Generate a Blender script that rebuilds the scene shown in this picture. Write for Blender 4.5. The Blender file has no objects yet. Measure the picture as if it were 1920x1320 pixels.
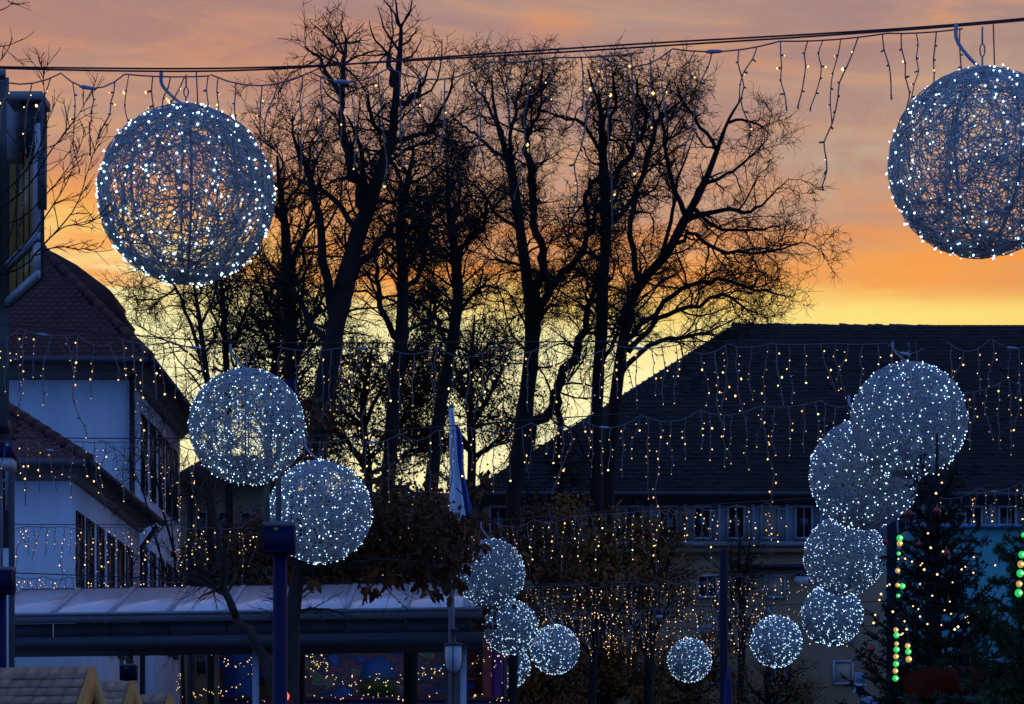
import bpy, math, random
import numpy as np

# ------------------------------------------------------------------ camera, sky, sun, exposure
scene = bpy.context.scene
col = scene.collection
F = 4939.0            # focal length in pixels of the 1920 px wide photograph
HY = 1533.0           # row of the horizon in it
EYE = 1.7
cam_d = bpy.data.cameras.new('camera')
cam_d.sensor_width = 36.0
cam_d.lens = 36.0 * F / 1920.0
cam_d.shift_y = (HY - 660.0) / 1920.0
cam_d.clip_start = 0.5
cam_d.clip_end = 3000.0
cam = bpy.data.objects.new('camera', cam_d)
cam.location = (0, 0, EYE)
cam.rotation_euler = (math.radians(90), 0, 0)
col.objects.link(cam)
scene.camera = cam
cam_d.dof.use_dof = True
cam_d.dof.focus_distance = 30.0
cam_d.dof.aperture_fstop = 16.0

scene.render.engine = 'CYCLES'
scene.view_settings.view_transform = 'Standard'
scene.view_settings.look = 'None'
scene.view_settings.exposure = 0.0
scene.view_settings.gamma = 1.0
scene.view_settings.use_curve_mapping = False
scene.cycles.use_denoising = True
scene.cycles.sample_clamp_indirect = 1.5
scene.cycles.max_bounces = 5
scene.cycles.diffuse_bounces = 2
scene.cycles.transparent_max_bounces = 6
scene.cycles.caustics_reflective = False
scene.cycles.caustics_refractive = False


def lin(r, g, b):
    f = lambda c: (c / 12.92) if c <= 0.04045 else ((c + 0.055) / 1.055) ** 2.4
    return (f(r / 255.0), f(g / 255.0), f(b / 255.0), 1.0)


class NT:
    """small helper round a node tree"""
    def __init__(self, tree):
        self.t = tree

    def n(self, kind, **kw):
        nd = self.t.nodes.new(kind)
        for k, v in kw.items():
            setattr(nd, k, v)
        return nd

    def put(self, sock, val):
        if hasattr(val, 'is_output'):
            self.t.links.new(val, sock)
        else:
            sock.default_value = val

    def math(self, op, a, b=0.0, c=0.0, clamp=False):
        nd = self.n('ShaderNodeMath', operation=op, use_clamp=clamp)
        self.put(nd.inputs[0], a)
        self.put(nd.inputs[1], b)
        self.put(nd.inputs[2], c)
        return nd.outputs[0]

    def ramp(self, fac, stops, interp='LINEAR'):
        nd = self.n('ShaderNodeValToRGB')
        cr = nd.color_ramp
        cr.interpolation = interp
        while len(cr.elements) > 1:
            cr.elements.remove(cr.elements[-1])
        cr.elements[0].position = stops[0][0]
        cr.elements[0].color = stops[0][1]
        for p, c in stops[1:]:
            e = cr.elements.new(p)
            e.color = c
        self.put(nd.inputs[0], fac)
        return nd.outputs[0]

    def mix(self, fac, a, b, blend='MIX'):
        nd = self.n('ShaderNodeMix', data_type='RGBA', blend_type=blend)
        self.put(nd.inputs[0], fac)
        self.put(nd.inputs[6], a)
        self.put(nd.inputs[7], b)
        return nd.outputs[2]

    def noise(self, vec, scale, detail=3.0, rough=0.5, dist=0.0):
        nd = self.n('ShaderNodeTexNoise')
        if vec is not None:
            self.put(nd.inputs['Vector'], vec)
        nd.inputs['Scale'].default_value = scale
        nd.inputs['Detail'].default_value = detail
        nd.inputs['Roughness'].default_value = rough
        nd.inputs['Distortion'].default_value = dist
        return nd.outputs['Fac']

    def xyz(self, x, y, z):
        nd = self.n('ShaderNodeCombineXYZ')
        self.put(nd.inputs[0], x)
        self.put(nd.inputs[1], y)
        self.put(nd.inputs[2], z)
        return nd.outputs[0]


SUN_EL, SUN_AZ = math.radians(1.5), math.radians(-4.0)
world = bpy.data.worlds.new('World')
scene.world = world
world.use_nodes = True
wt = world.node_tree
wt.nodes.clear()
W = NT(wt)
tc = W.n('ShaderNodeTexCoord')
sep = W.n('ShaderNodeSeparateXYZ')
wt.links.new(tc.outputs['Generated'], sep.inputs[0])
sx, sy, sz = sep.outputs
hor = W.math('SQRT', W.math('ADD', W.math('MULTIPLY', sx, sx), W.math('MULTIPLY', sy, sy)))
q = W.math('DIVIDE', sz, W.math('MAXIMUM', hor, 0.001))          # tangent of the elevation
az = W.math('ARCTAN2', sx, sy)                                   # 0 towards the sunset
n1 = W.noise(W.xyz(W.math('MULTIPLY', az, 9.0), W.math('MULTIPLY', q, 30.0), 3.1), 1.0, 5.0, 0.55, 0.6)
n2 = W.noise(W.xyz(W.math('MULTIPLY', az, 22.0), W.math('MULTIPLY', q, 60.0), 7.7), 1.0, 5.0, 0.6, 0.4)
n3 = W.noise(W.xyz(W.math('MULTIPLY', az, 5.0), W.math('MULTIPLY', q, 14.0), 1.3), 1.0, 3.0, 0.5, 0.2)
warp = W.math('MULTIPLY', W.math('SUBTRACT', n1, 0.5), 0.055)
warp2 = W.math('MULTIPLY', W.math('SUBTRACT', n3, 0.5), 0.03)
# the clear strip lies lower to the right of the trees than to the left
tilt = W.math('MULTIPLY', W.math('MULTIPLY', az, 0.10), W.math('LESS_THAN', W.math('ABSOLUTE', az), 1.2))
qq = W.math('ADD', W.math('ADD', W.math('ADD', q, warp), warp2), tilt)
S = 1.0 / 1.6
glow = W.ramp(W.math('MULTIPLY', qq, S), [
    (0.00, lin(252, 232, 150)), (0.150 * S, lin(255, 248, 192)), (0.182 * S, lin(255, 245, 178)),
    (0.198 * S, lin(252, 214, 120)), (0.214 * S, lin(242, 170, 98)), (0.236 * S, lin(208, 146, 108)),
    (0.268 * S, lin(188, 137, 119)), (0.31 * S, lin(166, 130, 127)), (0.45 * S, lin(166, 142, 158)),
    (0.8 * S, lin(128, 128, 172)), (1.0, lin(92, 108, 168))])
# soft grey-beige and orange patches of the cloud sheet
patch = W.ramp(n3, [(0.50, (0, 0, 0, 1)), (0.66, (1, 1, 1, 1))])
high = W.ramp(q, [(0.205, (0, 0, 0, 1)), (0.24, (1, 1, 1, 1)), (0.5, (1, 1, 1, 1)), (0.8, (0, 0, 0, 1))])
glow = W.mix(W.math('MULTIPLY', W.math('MULTIPLY', patch, high), 0.55), glow, lin(202, 172, 144))
lick = W.ramp(n2, [(0.60, (0, 0, 0, 1)), (0.74, (1, 1, 1, 1))])
glow = W.mix(W.math('MULTIPLY', W.math('MULTIPLY', lick, high), 0.5), glow, lin(228, 152, 96))
def blob(a0, q0, wa, wq):
    u = W.math('DIVIDE', W.math('SUBTRACT', az, a0), wa)
    v = W.math('DIVIDE', W.math('SUBTRACT', q, q0), wq)
    return W.math('POWER', 2.718, W.math('MULTIPLY', W.math('ADD', W.math('MULTIPLY', u, u), W.math('MULTIPLY', v, v)), -1.0))


n4 = W.noise(W.xyz(W.math('MULTIPLY', az, 14.0), W.math('MULTIPLY', q, 120.0), 2.2), 1.0, 5.0, 0.6, 0.5)
n5 = W.noise(W.xyz(W.math('MULTIPLY', az, 40.0), W.math('MULTIPLY', q, 70.0), 9.4), 1.0, 5.0, 0.6, 0.7)
soft5 = W.ramp(n5, [(0.30, (0.15, 0.15, 0.15, 1)), (0.62, (1, 1, 1, 1))])
streak = W.ramp(n4, [(0.44, (0, 0, 0, 1)), (0.62, (1, 1, 1, 1))])
band = W.ramp(q, [(0.190, (0, 0, 0, 1)), (0.203, (1, 1, 1, 1)), (0.222, (0.8, 0.8, 0.8, 1)), (0.250, (0, 0, 0, 1))])
glow = W.mix(W.math('MULTIPLY', W.math('MULTIPLY', streak, band), 0.85), glow, lin(246, 152, 74))
n6 = W.noise(W.xyz(W.math('ADD', W.math('MULTIPLY', az, 10.0), W.math('MULTIPLY', q, 16.0)), W.math('MULTIPLY', q, 55.0), 5.5), 1.0, 6.0, 0.62, 0.8)
mauve = W.ramp(n6, [(0.42, (0, 0, 0, 1)), (0.60, (1, 1, 1, 1))])
peach = W.ramp(n6, [(0.36, (1, 1, 1, 1)), (0.48, (0, 0, 0, 1))])
upper = W.ramp(q, [(0.215, (0, 0, 0, 1)), (0.245, (1, 1, 1, 1)), (0.5, (1, 1, 1, 1)), (0.8, (0, 0, 0, 1))])
glow = W.mix(W.math('MULTIPLY', W.math('MULTIPLY', mauve, upper), 0.5), glow, lin(168, 128, 128))
glow = W.mix(W.math('MULTIPLY', W.math('MULTIPLY', peach, upper), 0.45), glow, lin(216, 156, 118))
glow = W.mix(W.math('MULTIPLY', blob(0.12, 0.247, 0.035, 0.024), W.math('MULTIPLY', soft5, 0.85)), glow, lin(190, 168, 146))
glow = W.mix(W.math('MULTIPLY', blob(0.175, 0.262, 0.03, 0.03), W.math('MULTIPLY', soft5, 0.6)), glow, lin(214, 190, 150))
glow = W.mix(W.math('MULTIPLY', blob(0.016, 0.301, 0.014, 0.007), W.math('MULTIPLY', soft5, 0.8)), glow, lin(228, 150, 100))
glow = W.mix(W.math('MULTIPLY', blob(0.16, 0.207, 0.055, 0.010), W.math('MULTIPLY', soft5, 0.9)), glow, lin(250, 160, 70))
glow = W.mix(W.math('MULTIPLY', blob(0.17, 0.1885, 0.08, 0.006), 0.75), glow, lin(255, 230, 124))
glow = W.mix(W.math('MULTIPLY', blob(-0.165, 0.226, 0.03, 0.012), W.math('MULTIPLY', soft5, 0.75)), glow, lin(250, 166, 84))
sky = W.n('ShaderNodeTexSky', sky_type='NISHITA')
sky.sun_disc = False
sky.sun_elevation = SUN_EL
sky.sun_rotation = SUN_AZ
dusk = W.ramp(W.math('MULTIPLY', q, 0.5), [(0.0, (0.085, 0.215, 0.66, 1)), (0.12, (0.10, 0.26, 0.78, 1)), (0.5, (0.11, 0.26, 0.72, 1)), (1.0, (0.125, 0.20, 0.52, 1))])
skyc = W.n('ShaderNodeMix', data_type='RGBA', blend_type='ADD')
skyc.inputs[0].default_value = 1.0
wt.links.new(dusk, skyc.inputs[6])
sk = W.mix(1.0, sky.outputs[0], (0.05, 0.05, 0.05, 1), 'MULTIPLY')
sk = W.mix(1.0, sk, (0.10, 0.14, 0.22, 1), 'MULTIPLY')
wt.links.new(sk, skyc.inputs[7])
toward = W.math('DIVIDE', sy, W.math('MAXIMUM', hor, 0.001))
wfac = W.ramp(W.math('ADD', W.math('MULTIPLY', toward, 0.5), 0.5), [(0.45, (0, 0, 0, 1)), (0.92, (1, 1, 1, 1))], 'EASE')
final = W.mix(wfac, skyc.outputs[2], glow)
bg = W.n('ShaderNodeBackground')
wt.links.new(final, bg.inputs[0])
bg.inputs[1].default_value = 1.0
wo = W.n('ShaderNodeOutputWorld')
wt.links.new(bg.outputs[0], wo.inputs[0])

sun_d = bpy.data.lights.new('sun', 'SUN')
sun_d.energy = 0.06
sun_d.angle = math.radians(12)
sun_d.color = (1.0, 0.62, 0.32)
sun = bpy.data.objects.new('sun', sun_d)
sun.rotation_euler = (math.radians(90) - SUN_EL, 0, math.radians(180) - SUN_AZ)
col.objects.link(sun)


# ------------------------------------------------------------------ helpers
def P(px, py, d):
    """the point at depth d (metres along +Y) seen at pixel px, py of the photograph"""
    return np.array([(px - 960.0) / F * d, d, EYE + (HY - py) / F * d])


def PX(px, d):
    return (px - 960.0) / F * d


def PZ(py, d):
    return EYE + (HY - py) / F * d


MATS = {}


def mat(name, c1, c2=None, rough=0.7, scale=6.0, bump=0.0, metal=0.0, emit=None, estr=0.0, sample=True, trans=0.0, spec=0.35, detail=4.0, stretch=1.0):
    if name in MATS:
        return MATS[name]
    m = bpy.data.materials.new(name)
    m.use_nodes = True
    T = NT(m.node_tree)
    b = m.node_tree.nodes['Principled BSDF']
    c1 = tuple(c1[:3]) + (1.0,)
    b.inputs['Roughness'].default_value = rough
    b.inputs['Metallic'].default_value = metal
    b.inputs['Specular IOR Level'].default_value = spec
    if emit is not None:
        b.inputs['Base Color'].default_value = c1
        b.inputs['Emission Color'].default_value = tuple(emit[:3]) + (1.0,)
        b.inputs['Emission Strength'].default_value = estr
        if not sample:
            m.cycles.emission_sampling = 'NONE'
    else:
        if c2 is None:
            c2 = tuple(0.72 * x for x in c1[:3])
        c2 = tuple(c2[:3]) + (1.0,)
        tco = T.n('ShaderNodeTexCoord')
        oi = T.n('ShaderNodeObjectInfo')
        va = T.n('ShaderNodeVectorMath', operation='ADD')
        m.node_tree.links.new(tco.outputs['Object'], va.inputs[0])
        m.node_tree.links.new(oi.outputs['Location'], va.inputs[1])
        st = T.n('ShaderNodeVectorMath', operation='MULTIPLY')
        m.node_tree.links.new(va.outputs[0], st.inputs[0])
        st.inputs[1].default_value = (1.0, 1.0, stretch)
        nz = T.noise(st.outputs[0], scale, detail, 0.6)
        base = T.ramp(nz, [(0.3, c2), (0.68, c1)])
        v = T.math('ADD', T.math('MULTIPLY', oi.outputs['Random'], 0.24), 0.88)
        base = T.mix(1.0, base, T.xyz(v, v, v), 'MULTIPLY')
        T.put(b.inputs['Base Color'], base)
        if bump > 0:
            bn = T.n('ShaderNodeBump')
            bn.inputs['Strength'].default_value = bump
            bn.inputs['Distance'].default_value = 0.02
            T.put(bn.inputs['Height'], T.noise(va.outputs[0], scale * 4, 4.0, 0.6))
            T.put(b.inputs['Normal'], bn.outputs[0])
    if trans > 0:
        out = m.node_tree.nodes['Material Output']
        tr = T.n('ShaderNodeBsdfTranslucent')
        tr.inputs[0].default_value = c1
        mx = T.n('ShaderNodeMixShader')
        mx.inputs[0].default_value = trans
        m.node_tree.links.new(b.outputs[0], mx.inputs[1])
        m.node_tree.links.new(tr.outputs[0], mx.inputs[2])
        m.node_tree.links.new(mx.outputs[0], out.inputs[0])
    MATS[name] = m
    return m


class MB:
    def __init__(self):
        self.v, self.n, self.q, self.t, self.g = [], 0, [], [], []

    def add(self, v, quads=None, tris=None, polys=None):
        v = np.asarray(v, dtype=np.float64).reshape(-1, 3)
        if quads is not None and len(quads):
            self.q.append(np.asarray(quads, dtype=np.int64).reshape(-1, 4) + self.n)
        if tris is not None and len(tris):
            self.t.append(np.asarray(tris, dtype=np.int64).reshape(-1, 3) + self.n)
        if polys:
            for p in polys:
                self.g.append([i + self.n for i in p])
        self.v.append(v)
        self.n += len(v)
        return self

    def hexa(self, p):
        """8 corners: bottom ring 0-3 counter-clockwise from above, top ring 4-7"""
        return self.add(p, quads=[(3, 2, 1, 0), (4, 5, 6, 7), (0, 1, 5, 4), (1, 2, 6, 5), (2, 3, 7, 6), (3, 0, 4, 7)])

    def box(self, x0, x1, y0, y1, z0, z1):
        return self.hexa([(x0, y0, z0), (x1, y0, z0), (x1, y1, z0), (x0, y1, z0), (x0, y0, z1), (x1, y0, z1), (x1, y1, z1), (x0, y1, z1)])

    def frustum(self, r0, z0, r1, z1):
        (a, b, c, d), (e, f, g, h) = r0, r1
        return self.hexa([(a, c, z0), (b, c, z0), (b, d, z0), (a, d, z0), (e, g, z1), (f, g, z1), (f, h, z1), (e, h, z1)])

    def prism(self, poly, y0, y1):
        """poly: (x, z) corners, clockwise or not; extruded along Y"""
        n = len(poly)
        a = sum(poly[i][0] * poly[(i + 1) % n][1] - poly[(i + 1) % n][0] * poly[i][1] for i in range(n))
        if a < 0:
            poly = poly[::-1]
        v = [(x, y0, z) for x, z in poly] + [(x, y1, z) for x, z in poly]
        pl = [list(range(n)), list(range(2 * n - 1, n - 1, -1))]
        qd = [(i, n + i, n + (i + 1) % n, (i + 1) % n) for i in range(n)]
        return self.add(v, quads=qd, polys=pl)

    def tubes(self, Pn, R, k=3):
        """Pn (B, n, 3) centre lines, R (B, n) radii"""
        Pn = np.asarray(Pn, float)
        R = np.asarray(R, float)
        if Pn.ndim == 2:
            Pn, R = Pn[None], R[None]
        B, n, _ = Pn.shape
        T = np.gradient(Pn, axis=1)
        T /= np.linalg.norm(T, axis=2, keepdims=True) + 1e-12
        mean = T.mean(axis=1)
        ref = np.where(np.abs(mean[:, 1:2]) < 0.8, np.array([[0.0, 1.0, 0.0]]), np.array([[1.0, 0.0, 0.0]]))
        U = np.cross(T, ref[:, None, :])
        U /= np.linalg.norm(U, axis=2, keepdims=True) + 1e-12
        V = np.cross(T, U)
        a = np.arange(k) * 2 * math.pi / k
        ring = U[:, :, None, :] * np.cos(a)[None, None, :, None] + V[:, :, None, :] * np.sin(a)[None, None, :, None]
        vv = Pn[:, :, None, :] + ring * R[:, :, None, None]
        idx = np.arange(B * n * k).reshape(B, n, k)
        nx = np.roll(idx, -1, axis=2)
        qd = np.stack([idx[:, :-1], nx[:, :-1], nx[:, 1:], idx[:, 1:]], axis=-1).reshape(-1, 4)
        caps = []
        if k >= 4:
            for b in range(B if B < 60 else 0):
                caps.append(list(idx[b, 0][::-1]))
                caps.append(list(idx[b, -1]))
        return self.add(vv.reshape(-1, 3), quads=qd, polys=caps)

    def tube(self, pts, r, k=6):
        pts = np.asarray(pts, float)
        r = np.full(len(pts), r) if np.isscalar(r) else np.asarray(r, float)
        return self.tubes(pts[None], r[None], k)

    def lathe(self, prof, c=(0, 0, 0), k=12):
        """prof: (radius, z) from bottom to top"""
        a = np.arange(k) * 2 * math.pi / k
        v = []
        for r, z in prof:
            for t in a:
                v.append((c[0] + r * math.cos(t), c[1] + r * math.sin(t), c[2] + z))
        qd = []
        for i in range(len(prof) - 1):
            for j in range(k):
                j2 = (j + 1) % k
                qd.append((i * k + j, i * k + j2, (i + 1) * k + j2, (i + 1) * k + j))
        n = len(prof)
        return self.add(v, quads=qd, polys=[list(range(k - 1, -1, -1)), list(range((n - 1) * k, n * k))])

    def octas(self, C, r):
        C = np.asarray(C, float).reshape(-1, 3)
        r = np.broadcast_to(np.asarray(r, float), (len(C),))
        o = np.array([(1, 0, 0), (-1, 0, 0), (0, 1, 0), (0, -1, 0), (0, 0, 1), (0, 0, -1)], float)
        v = C[:, None, :] + o[None] * r[:, None, None]
        t = np.array([(0, 2, 4), (2, 1, 4), (1, 3, 4), (3, 0, 4), (2, 0, 5), (1, 2, 5), (3, 1, 5), (0, 3, 5)])
        return self.add(v.reshape(-1, 3), tris=(t[None] + (np.arange(len(C)) * 6)[:, None, None]).reshape(-1, 3))

    def mesh(self, name, material=None, smooth=False):
        me = bpy.data.meshes.new(name)
        V = np.concatenate(self.v) if self.v else np.zeros((0, 3))
        loops, tot = [], []
        if self.q:
            Q = np.concatenate(self.q)
            loops.append(Q.ravel())
            tot.append(np.full(len(Q), 4))
        if self.t:
            T = np.concatenate(self.t)
            loops.append(T.ravel())
            tot.append(np.full(len(T), 3))
        if self.g:
            loops.append(np.array([i for p in self.g for i in p], dtype=np.int64))
            tot.append(np.array([len(p) for p in self.g]))
        L = np.concatenate(loops).astype(np.int32)
        N = np.concatenate(tot).astype(np.int32)
        me.vertices.add(len(V))
        me.vertices.foreach_set('co', V.astype(np.float32).ravel())
        me.loops.add(len(L))
        me.loops.foreach_set('vertex_index', L)
        me.polygons.add(len(N))
        st = np.zeros(len(N), dtype=np.int32)
        st[1:] = np.cumsum(N)[:-1]
        me.polygons.foreach_set('loop_start', st)
        me.polygons.foreach_set('loop_total', N)
        if smooth:
            me.polygons.foreach_set('use_smooth', np.ones(len(N), dtype=bool))
        me.update(calc_edges=True)
        if material is not None:
            me.materials.append(material)
        return me

    def build(self, name, material, parent=None, smooth=False, kind=None, loc=None):
        """links the mesh; world coordinates are kept when the parent stands elsewhere"""
        if parent is not None and loc is None:
            o = Vec0(parent)
            self.v = [a - o for a in self.v]
        return put(name, self.mesh(name, material, smooth), parent, kind, loc)


def Vec0(o):
    p = np.array(o.location[:], float)
    while o.parent is not None:
        o = o.parent
        p = p + np.array(o.location[:], float)
    return p


def put(name, me, parent=None, kind=None, loc=None):
    o = bpy.data.objects.new(name, me)
    col.objects.link(o)
    if parent is not None:
        o.parent = parent
    if loc is not None:
        o.location = tuple(float(x) for x in loc)
    if kind:
        o['kind'] = kind
    return o


def thing(name, label, cat, loc=(0, 0, 0), group=None):
    o = bpy.data.objects.new(name, None)
    o.empty_display_size = 0.2
    col.objects.link(o)
    o.location = tuple(float(x) for x in loc)
    o['label'] = label
    o['category'] = cat
    if group:
        o['group'] = group
    return o


def tag(o, label, cat, group=None):
    o['label'] = label
    o['category'] = cat
    if group:
        o['group'] = group
    return o


def bez(pts, n):
    """smooth polyline through points (Catmull-Rom), n samples"""
    pts = np.asarray(pts, float)
    m = len(pts)
    if m < 3:
        t = np.linspace(0, 1, n)[:, None]
        return pts[0] * (1 - t) + pts[-1] * t
    ext = np.vstack([2 * pts[0] - pts[1], pts, 2 * pts[-1] - pts[-2]])
    out = []
    for u in np.linspace(0, m - 1, n):
        i = min(int(u), m - 2)
        f = u - i
        p0, p1, p2, p3 = ext[i], ext[i + 1], ext[i + 2], ext[i + 3]
        out.append(0.5 * (2 * p1 + (p2 - p0) * f + (2 * p0 - 5 * p1 + 4 * p2 - p3) * f * f + (3 * p1 - p0 - 3 * p2 + p3) * f ** 3))
    return np.array(out)


# ------------------------------------------------------------------ materials
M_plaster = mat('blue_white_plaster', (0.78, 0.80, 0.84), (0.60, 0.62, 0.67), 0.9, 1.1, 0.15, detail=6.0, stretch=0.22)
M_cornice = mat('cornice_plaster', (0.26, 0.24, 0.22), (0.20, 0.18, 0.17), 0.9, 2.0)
M_tile = mat('clay_tile', (0.085, 0.031, 0.026), (0.05, 0.021, 0.019), 0.85, 3.0, 0.3)
M_tile_red = mat('clay_tile_red', (0.125, 0.045, 0.035), (0.075, 0.03, 0.026), 0.85, 3.0, 0.3)
M_dark = mat('dark_paint', (0.02, 0.02, 0.03), None, 0.5)
M_pane = mat('dark_glass', (0.02, 0.022, 0.03), (0.015, 0.015, 0.02), 0.15, 1.0, spec=0.5)
M_frame = mat('white_window_frame', (0.42, 0.44, 0.48), None, 0.6)
M_blue_metal = mat('blue_painted_steel', (0.004, 0.010, 0.058), (0.003, 0.007, 0.04), 0.6, 3.0, spec=0.15)
M_steel = mat('grey_steel', (0.20, 0.22, 0.25), (0.15, 0.16, 0.18), 0.5, 3.0)
M_steel_dark = mat('dark_steel', (0.06, 0.065, 0.08), (0.045, 0.05, 0.06), 0.6, 2.0)
M_bark = mat('dark_bark', (0.022, 0.016, 0.013), (0.013, 0.010, 0.009), 0.95, 3.0, 0.6)
M_bark2 = mat('grey_bark', (0.06, 0.052, 0.045), (0.035, 0.03, 0.026), 0.95, 3.0, 0.6)
M_leaf = mat('brown_leaf', (0.20, 0.060, 0.012), (0.07, 0.024, 0.007), 0.8, 1.2)
M_leaf2 = mat('ochre_leaf', (0.34, 0.125, 0.018), (0.15, 0.055, 0.010), 0.8, 1.0)
M_needle = mat('spruce_needle', (0.012, 0.022, 0.012), (0.006, 0.012, 0.008), 0.7, 4.0)
M_needle2 = mat('pine_needle', (0.035, 0.07, 0.025), (0.018, 0.04, 0.016), 0.7, 4.0)
M_wire = mat('pale_wire', (0.17, 0.155, 0.17), None, 0.6)
M_cable = mat('dark_cable', (0.05, 0.03, 0.04), None, 0.7)
M_conn = mat('pale_blue_connector', (0.30, 0.38, 0.52), None, 0.5)
M_warmdim = mat('dim_warm_led', (1, 0.8, 0.5), emit=(1.0, 0.52, 0.12), estr=1.7, sample=False)
M_strand = mat('white_ball_strand', (0.66, 0.70, 0.74), (0.5, 0.55, 0.6), 0.6, 5.0, trans=0.35)
M_hoop = mat('white_hoop', (0.42, 0.47, 0.54), None, 0.5)
M_warm = mat('warm_led', (1, 0.8, 0.5), emit=(1.0, 0.56, 0.15), estr=3.6, sample=False)
M_cold = mat('cold_led', (0.9, 0.95, 1), emit=(0.50, 0.76, 1.0), estr=4.2, sample=False)
M_wood = mat('pine_board', (0.66, 0.36, 0.09), (0.46, 0.24, 0.06), 0.7, 5.0, 0.2)
M_shingle = mat('wood_shingle', (0.45, 0.27, 0.17), (0.28, 0.165, 0.105), 0.85, 9.0, 0.4)
M_wall_brown = mat('brown_stone', (0.37, 0.235, 0.13), (0.27, 0.175, 0.10), 0.9, 0.6, 0.2)
M_ochre = mat('ochre_render', (0.24, 0.17, 0.11), (0.18, 0.13, 0.085), 0.9, 0.5, 0.2)
M_trim = mat('pale_stone_trim', (0.27, 0.28, 0.29), (0.20, 0.21, 0.22), 0.8, 1.0)

# ------------------------------------------------------------------ ground
gb = MB()
gb.add([(-900, -300, 0), (900, -300, 0), (900, 1500, 0), (-900, 1500, 0)], quads=[(0, 1, 2, 3)])
M_ground = mat('granite_paving', (0.10, 0.095, 0.09), (0.065, 0.06, 0.06), 0.8, 1.5, 0.3)
g = gb.build('ground', M_ground)
g['kind'] = 'structure'


# ------------------------------------------------------------------ houses on the left
def window(parent, x, y0, y1, z0, z1):
    """window in a wall that faces +X"""
    f = MB()
    t = 0.07
    f.box(x - 0.02, x + 0.035, y0, y0 + t, z0, z1)
    f.box(x - 0.02, x + 0.035, y1 - t, y1, z0, z1)
    f.box(x - 0.02, x + 0.035, y0 + t, y1 - t, z1 - t, z1)
    f.box(x - 0.02, x + 0.06, y0 + t, y1 - t, z0, z0 + t)
    w = f.build('window', M_dark, parent)
    p = MB().box(x - 0.02, x + 0.015, y0 + t, y1 - t, z0 + t, z1 - t)
    p.build('pane', M_pane, w)
    b = MB()
    ym = (y0 + y1) / 2
    b.box(x + 0.016, x + 0.03, ym - 0.025, ym + 0.025, z0 + t, z1 - t)
    b.box(x + 0.016, x + 0.03, y0 + t, ym - 0.026, z0 + (z1 - z0) * 0.66, z0 + (z1 - z0) * 0.66 + 0.05)
    b.box(x + 0.016, x + 0.03, ym + 0.026, y1 - t, z0 + (z1 - z0) * 0.66, z0 + (z1 - z0) * 0.66 + 0.05)
    b.build('glazing_bar', M_dark, w)


def tile_mesh(w, h):
    """one beaver-tail tile lying in the XZ plane of its slope (local y = up the slope, z = out)"""
    m = MB()
    t = 0.022
    pts = [(-w / 2, h), (w / 2, h), (w / 2, 0.03), (w * 0.27, 0.004), (0, -0.006), (-w * 0.27, 0.004), (-w / 2, 0.03)]
    n = len(pts)
    v = [(x, y, t) for x, y in pts] + [(x, y, 0) for x, y in pts]
    m.add(v, quads=[(i, n + i, n + (i + 1) % n, (i + 1) % n) for i in range(n)], polys=[list(range(n))[::-1], [n + i for i in range(n)]])
    return m.mesh('roof_tile')


def tiled_slope(parent, material, xl, xr, y_e, z_e, pitch, rows, row_h, tw, slope_right):
    """individual tiles on the slope that faces the camera; slope_right(s) gives the right-hand limit of a row"""
    me = tile_mesh(tw * 0.97, row_h * 1.25)
    me.materials.append(material)
    rng = random.Random(5)
    o0 = Vec0(parent)
    for r in range(rows):
        s = r * row_h
        off = (r % 2) * tw * 0.5
        x = xl + off
        lim = slope_right(s + row_h * 0.6)
        while x < lim - tw * 0.4:
            t = put('roof_tile', me, parent)
            t.location = (x - o0[0], y_e + s * math.cos(pitch) - 0.02 - o0[1], z_e + s * math.sin(pitch) + 0.03 - o0[2])
            t.rotation_euler = (pitch - 0.035 + rng.uniform(-0.02, 0.02), rng.uniform(-0.012, 0.012), rng.uniform(-0.015, 0.015))
            x += tw


def hip_caps(parent, material, a, b, n, r):
    a, b = np.array(a), np.array(b)
    for i in range(n):
        p0 = a + (b - a) * (i / n)
        p1 = a + (b - a) * ((i + 1.16) / n)
        m = MB().tube([p0, p0 * 0.5 + p1 * 0.5, p1], [r * 1.12, r, r * 0.9], 8)
        m.build('ridge_tile', material, parent, smooth=True)


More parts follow.
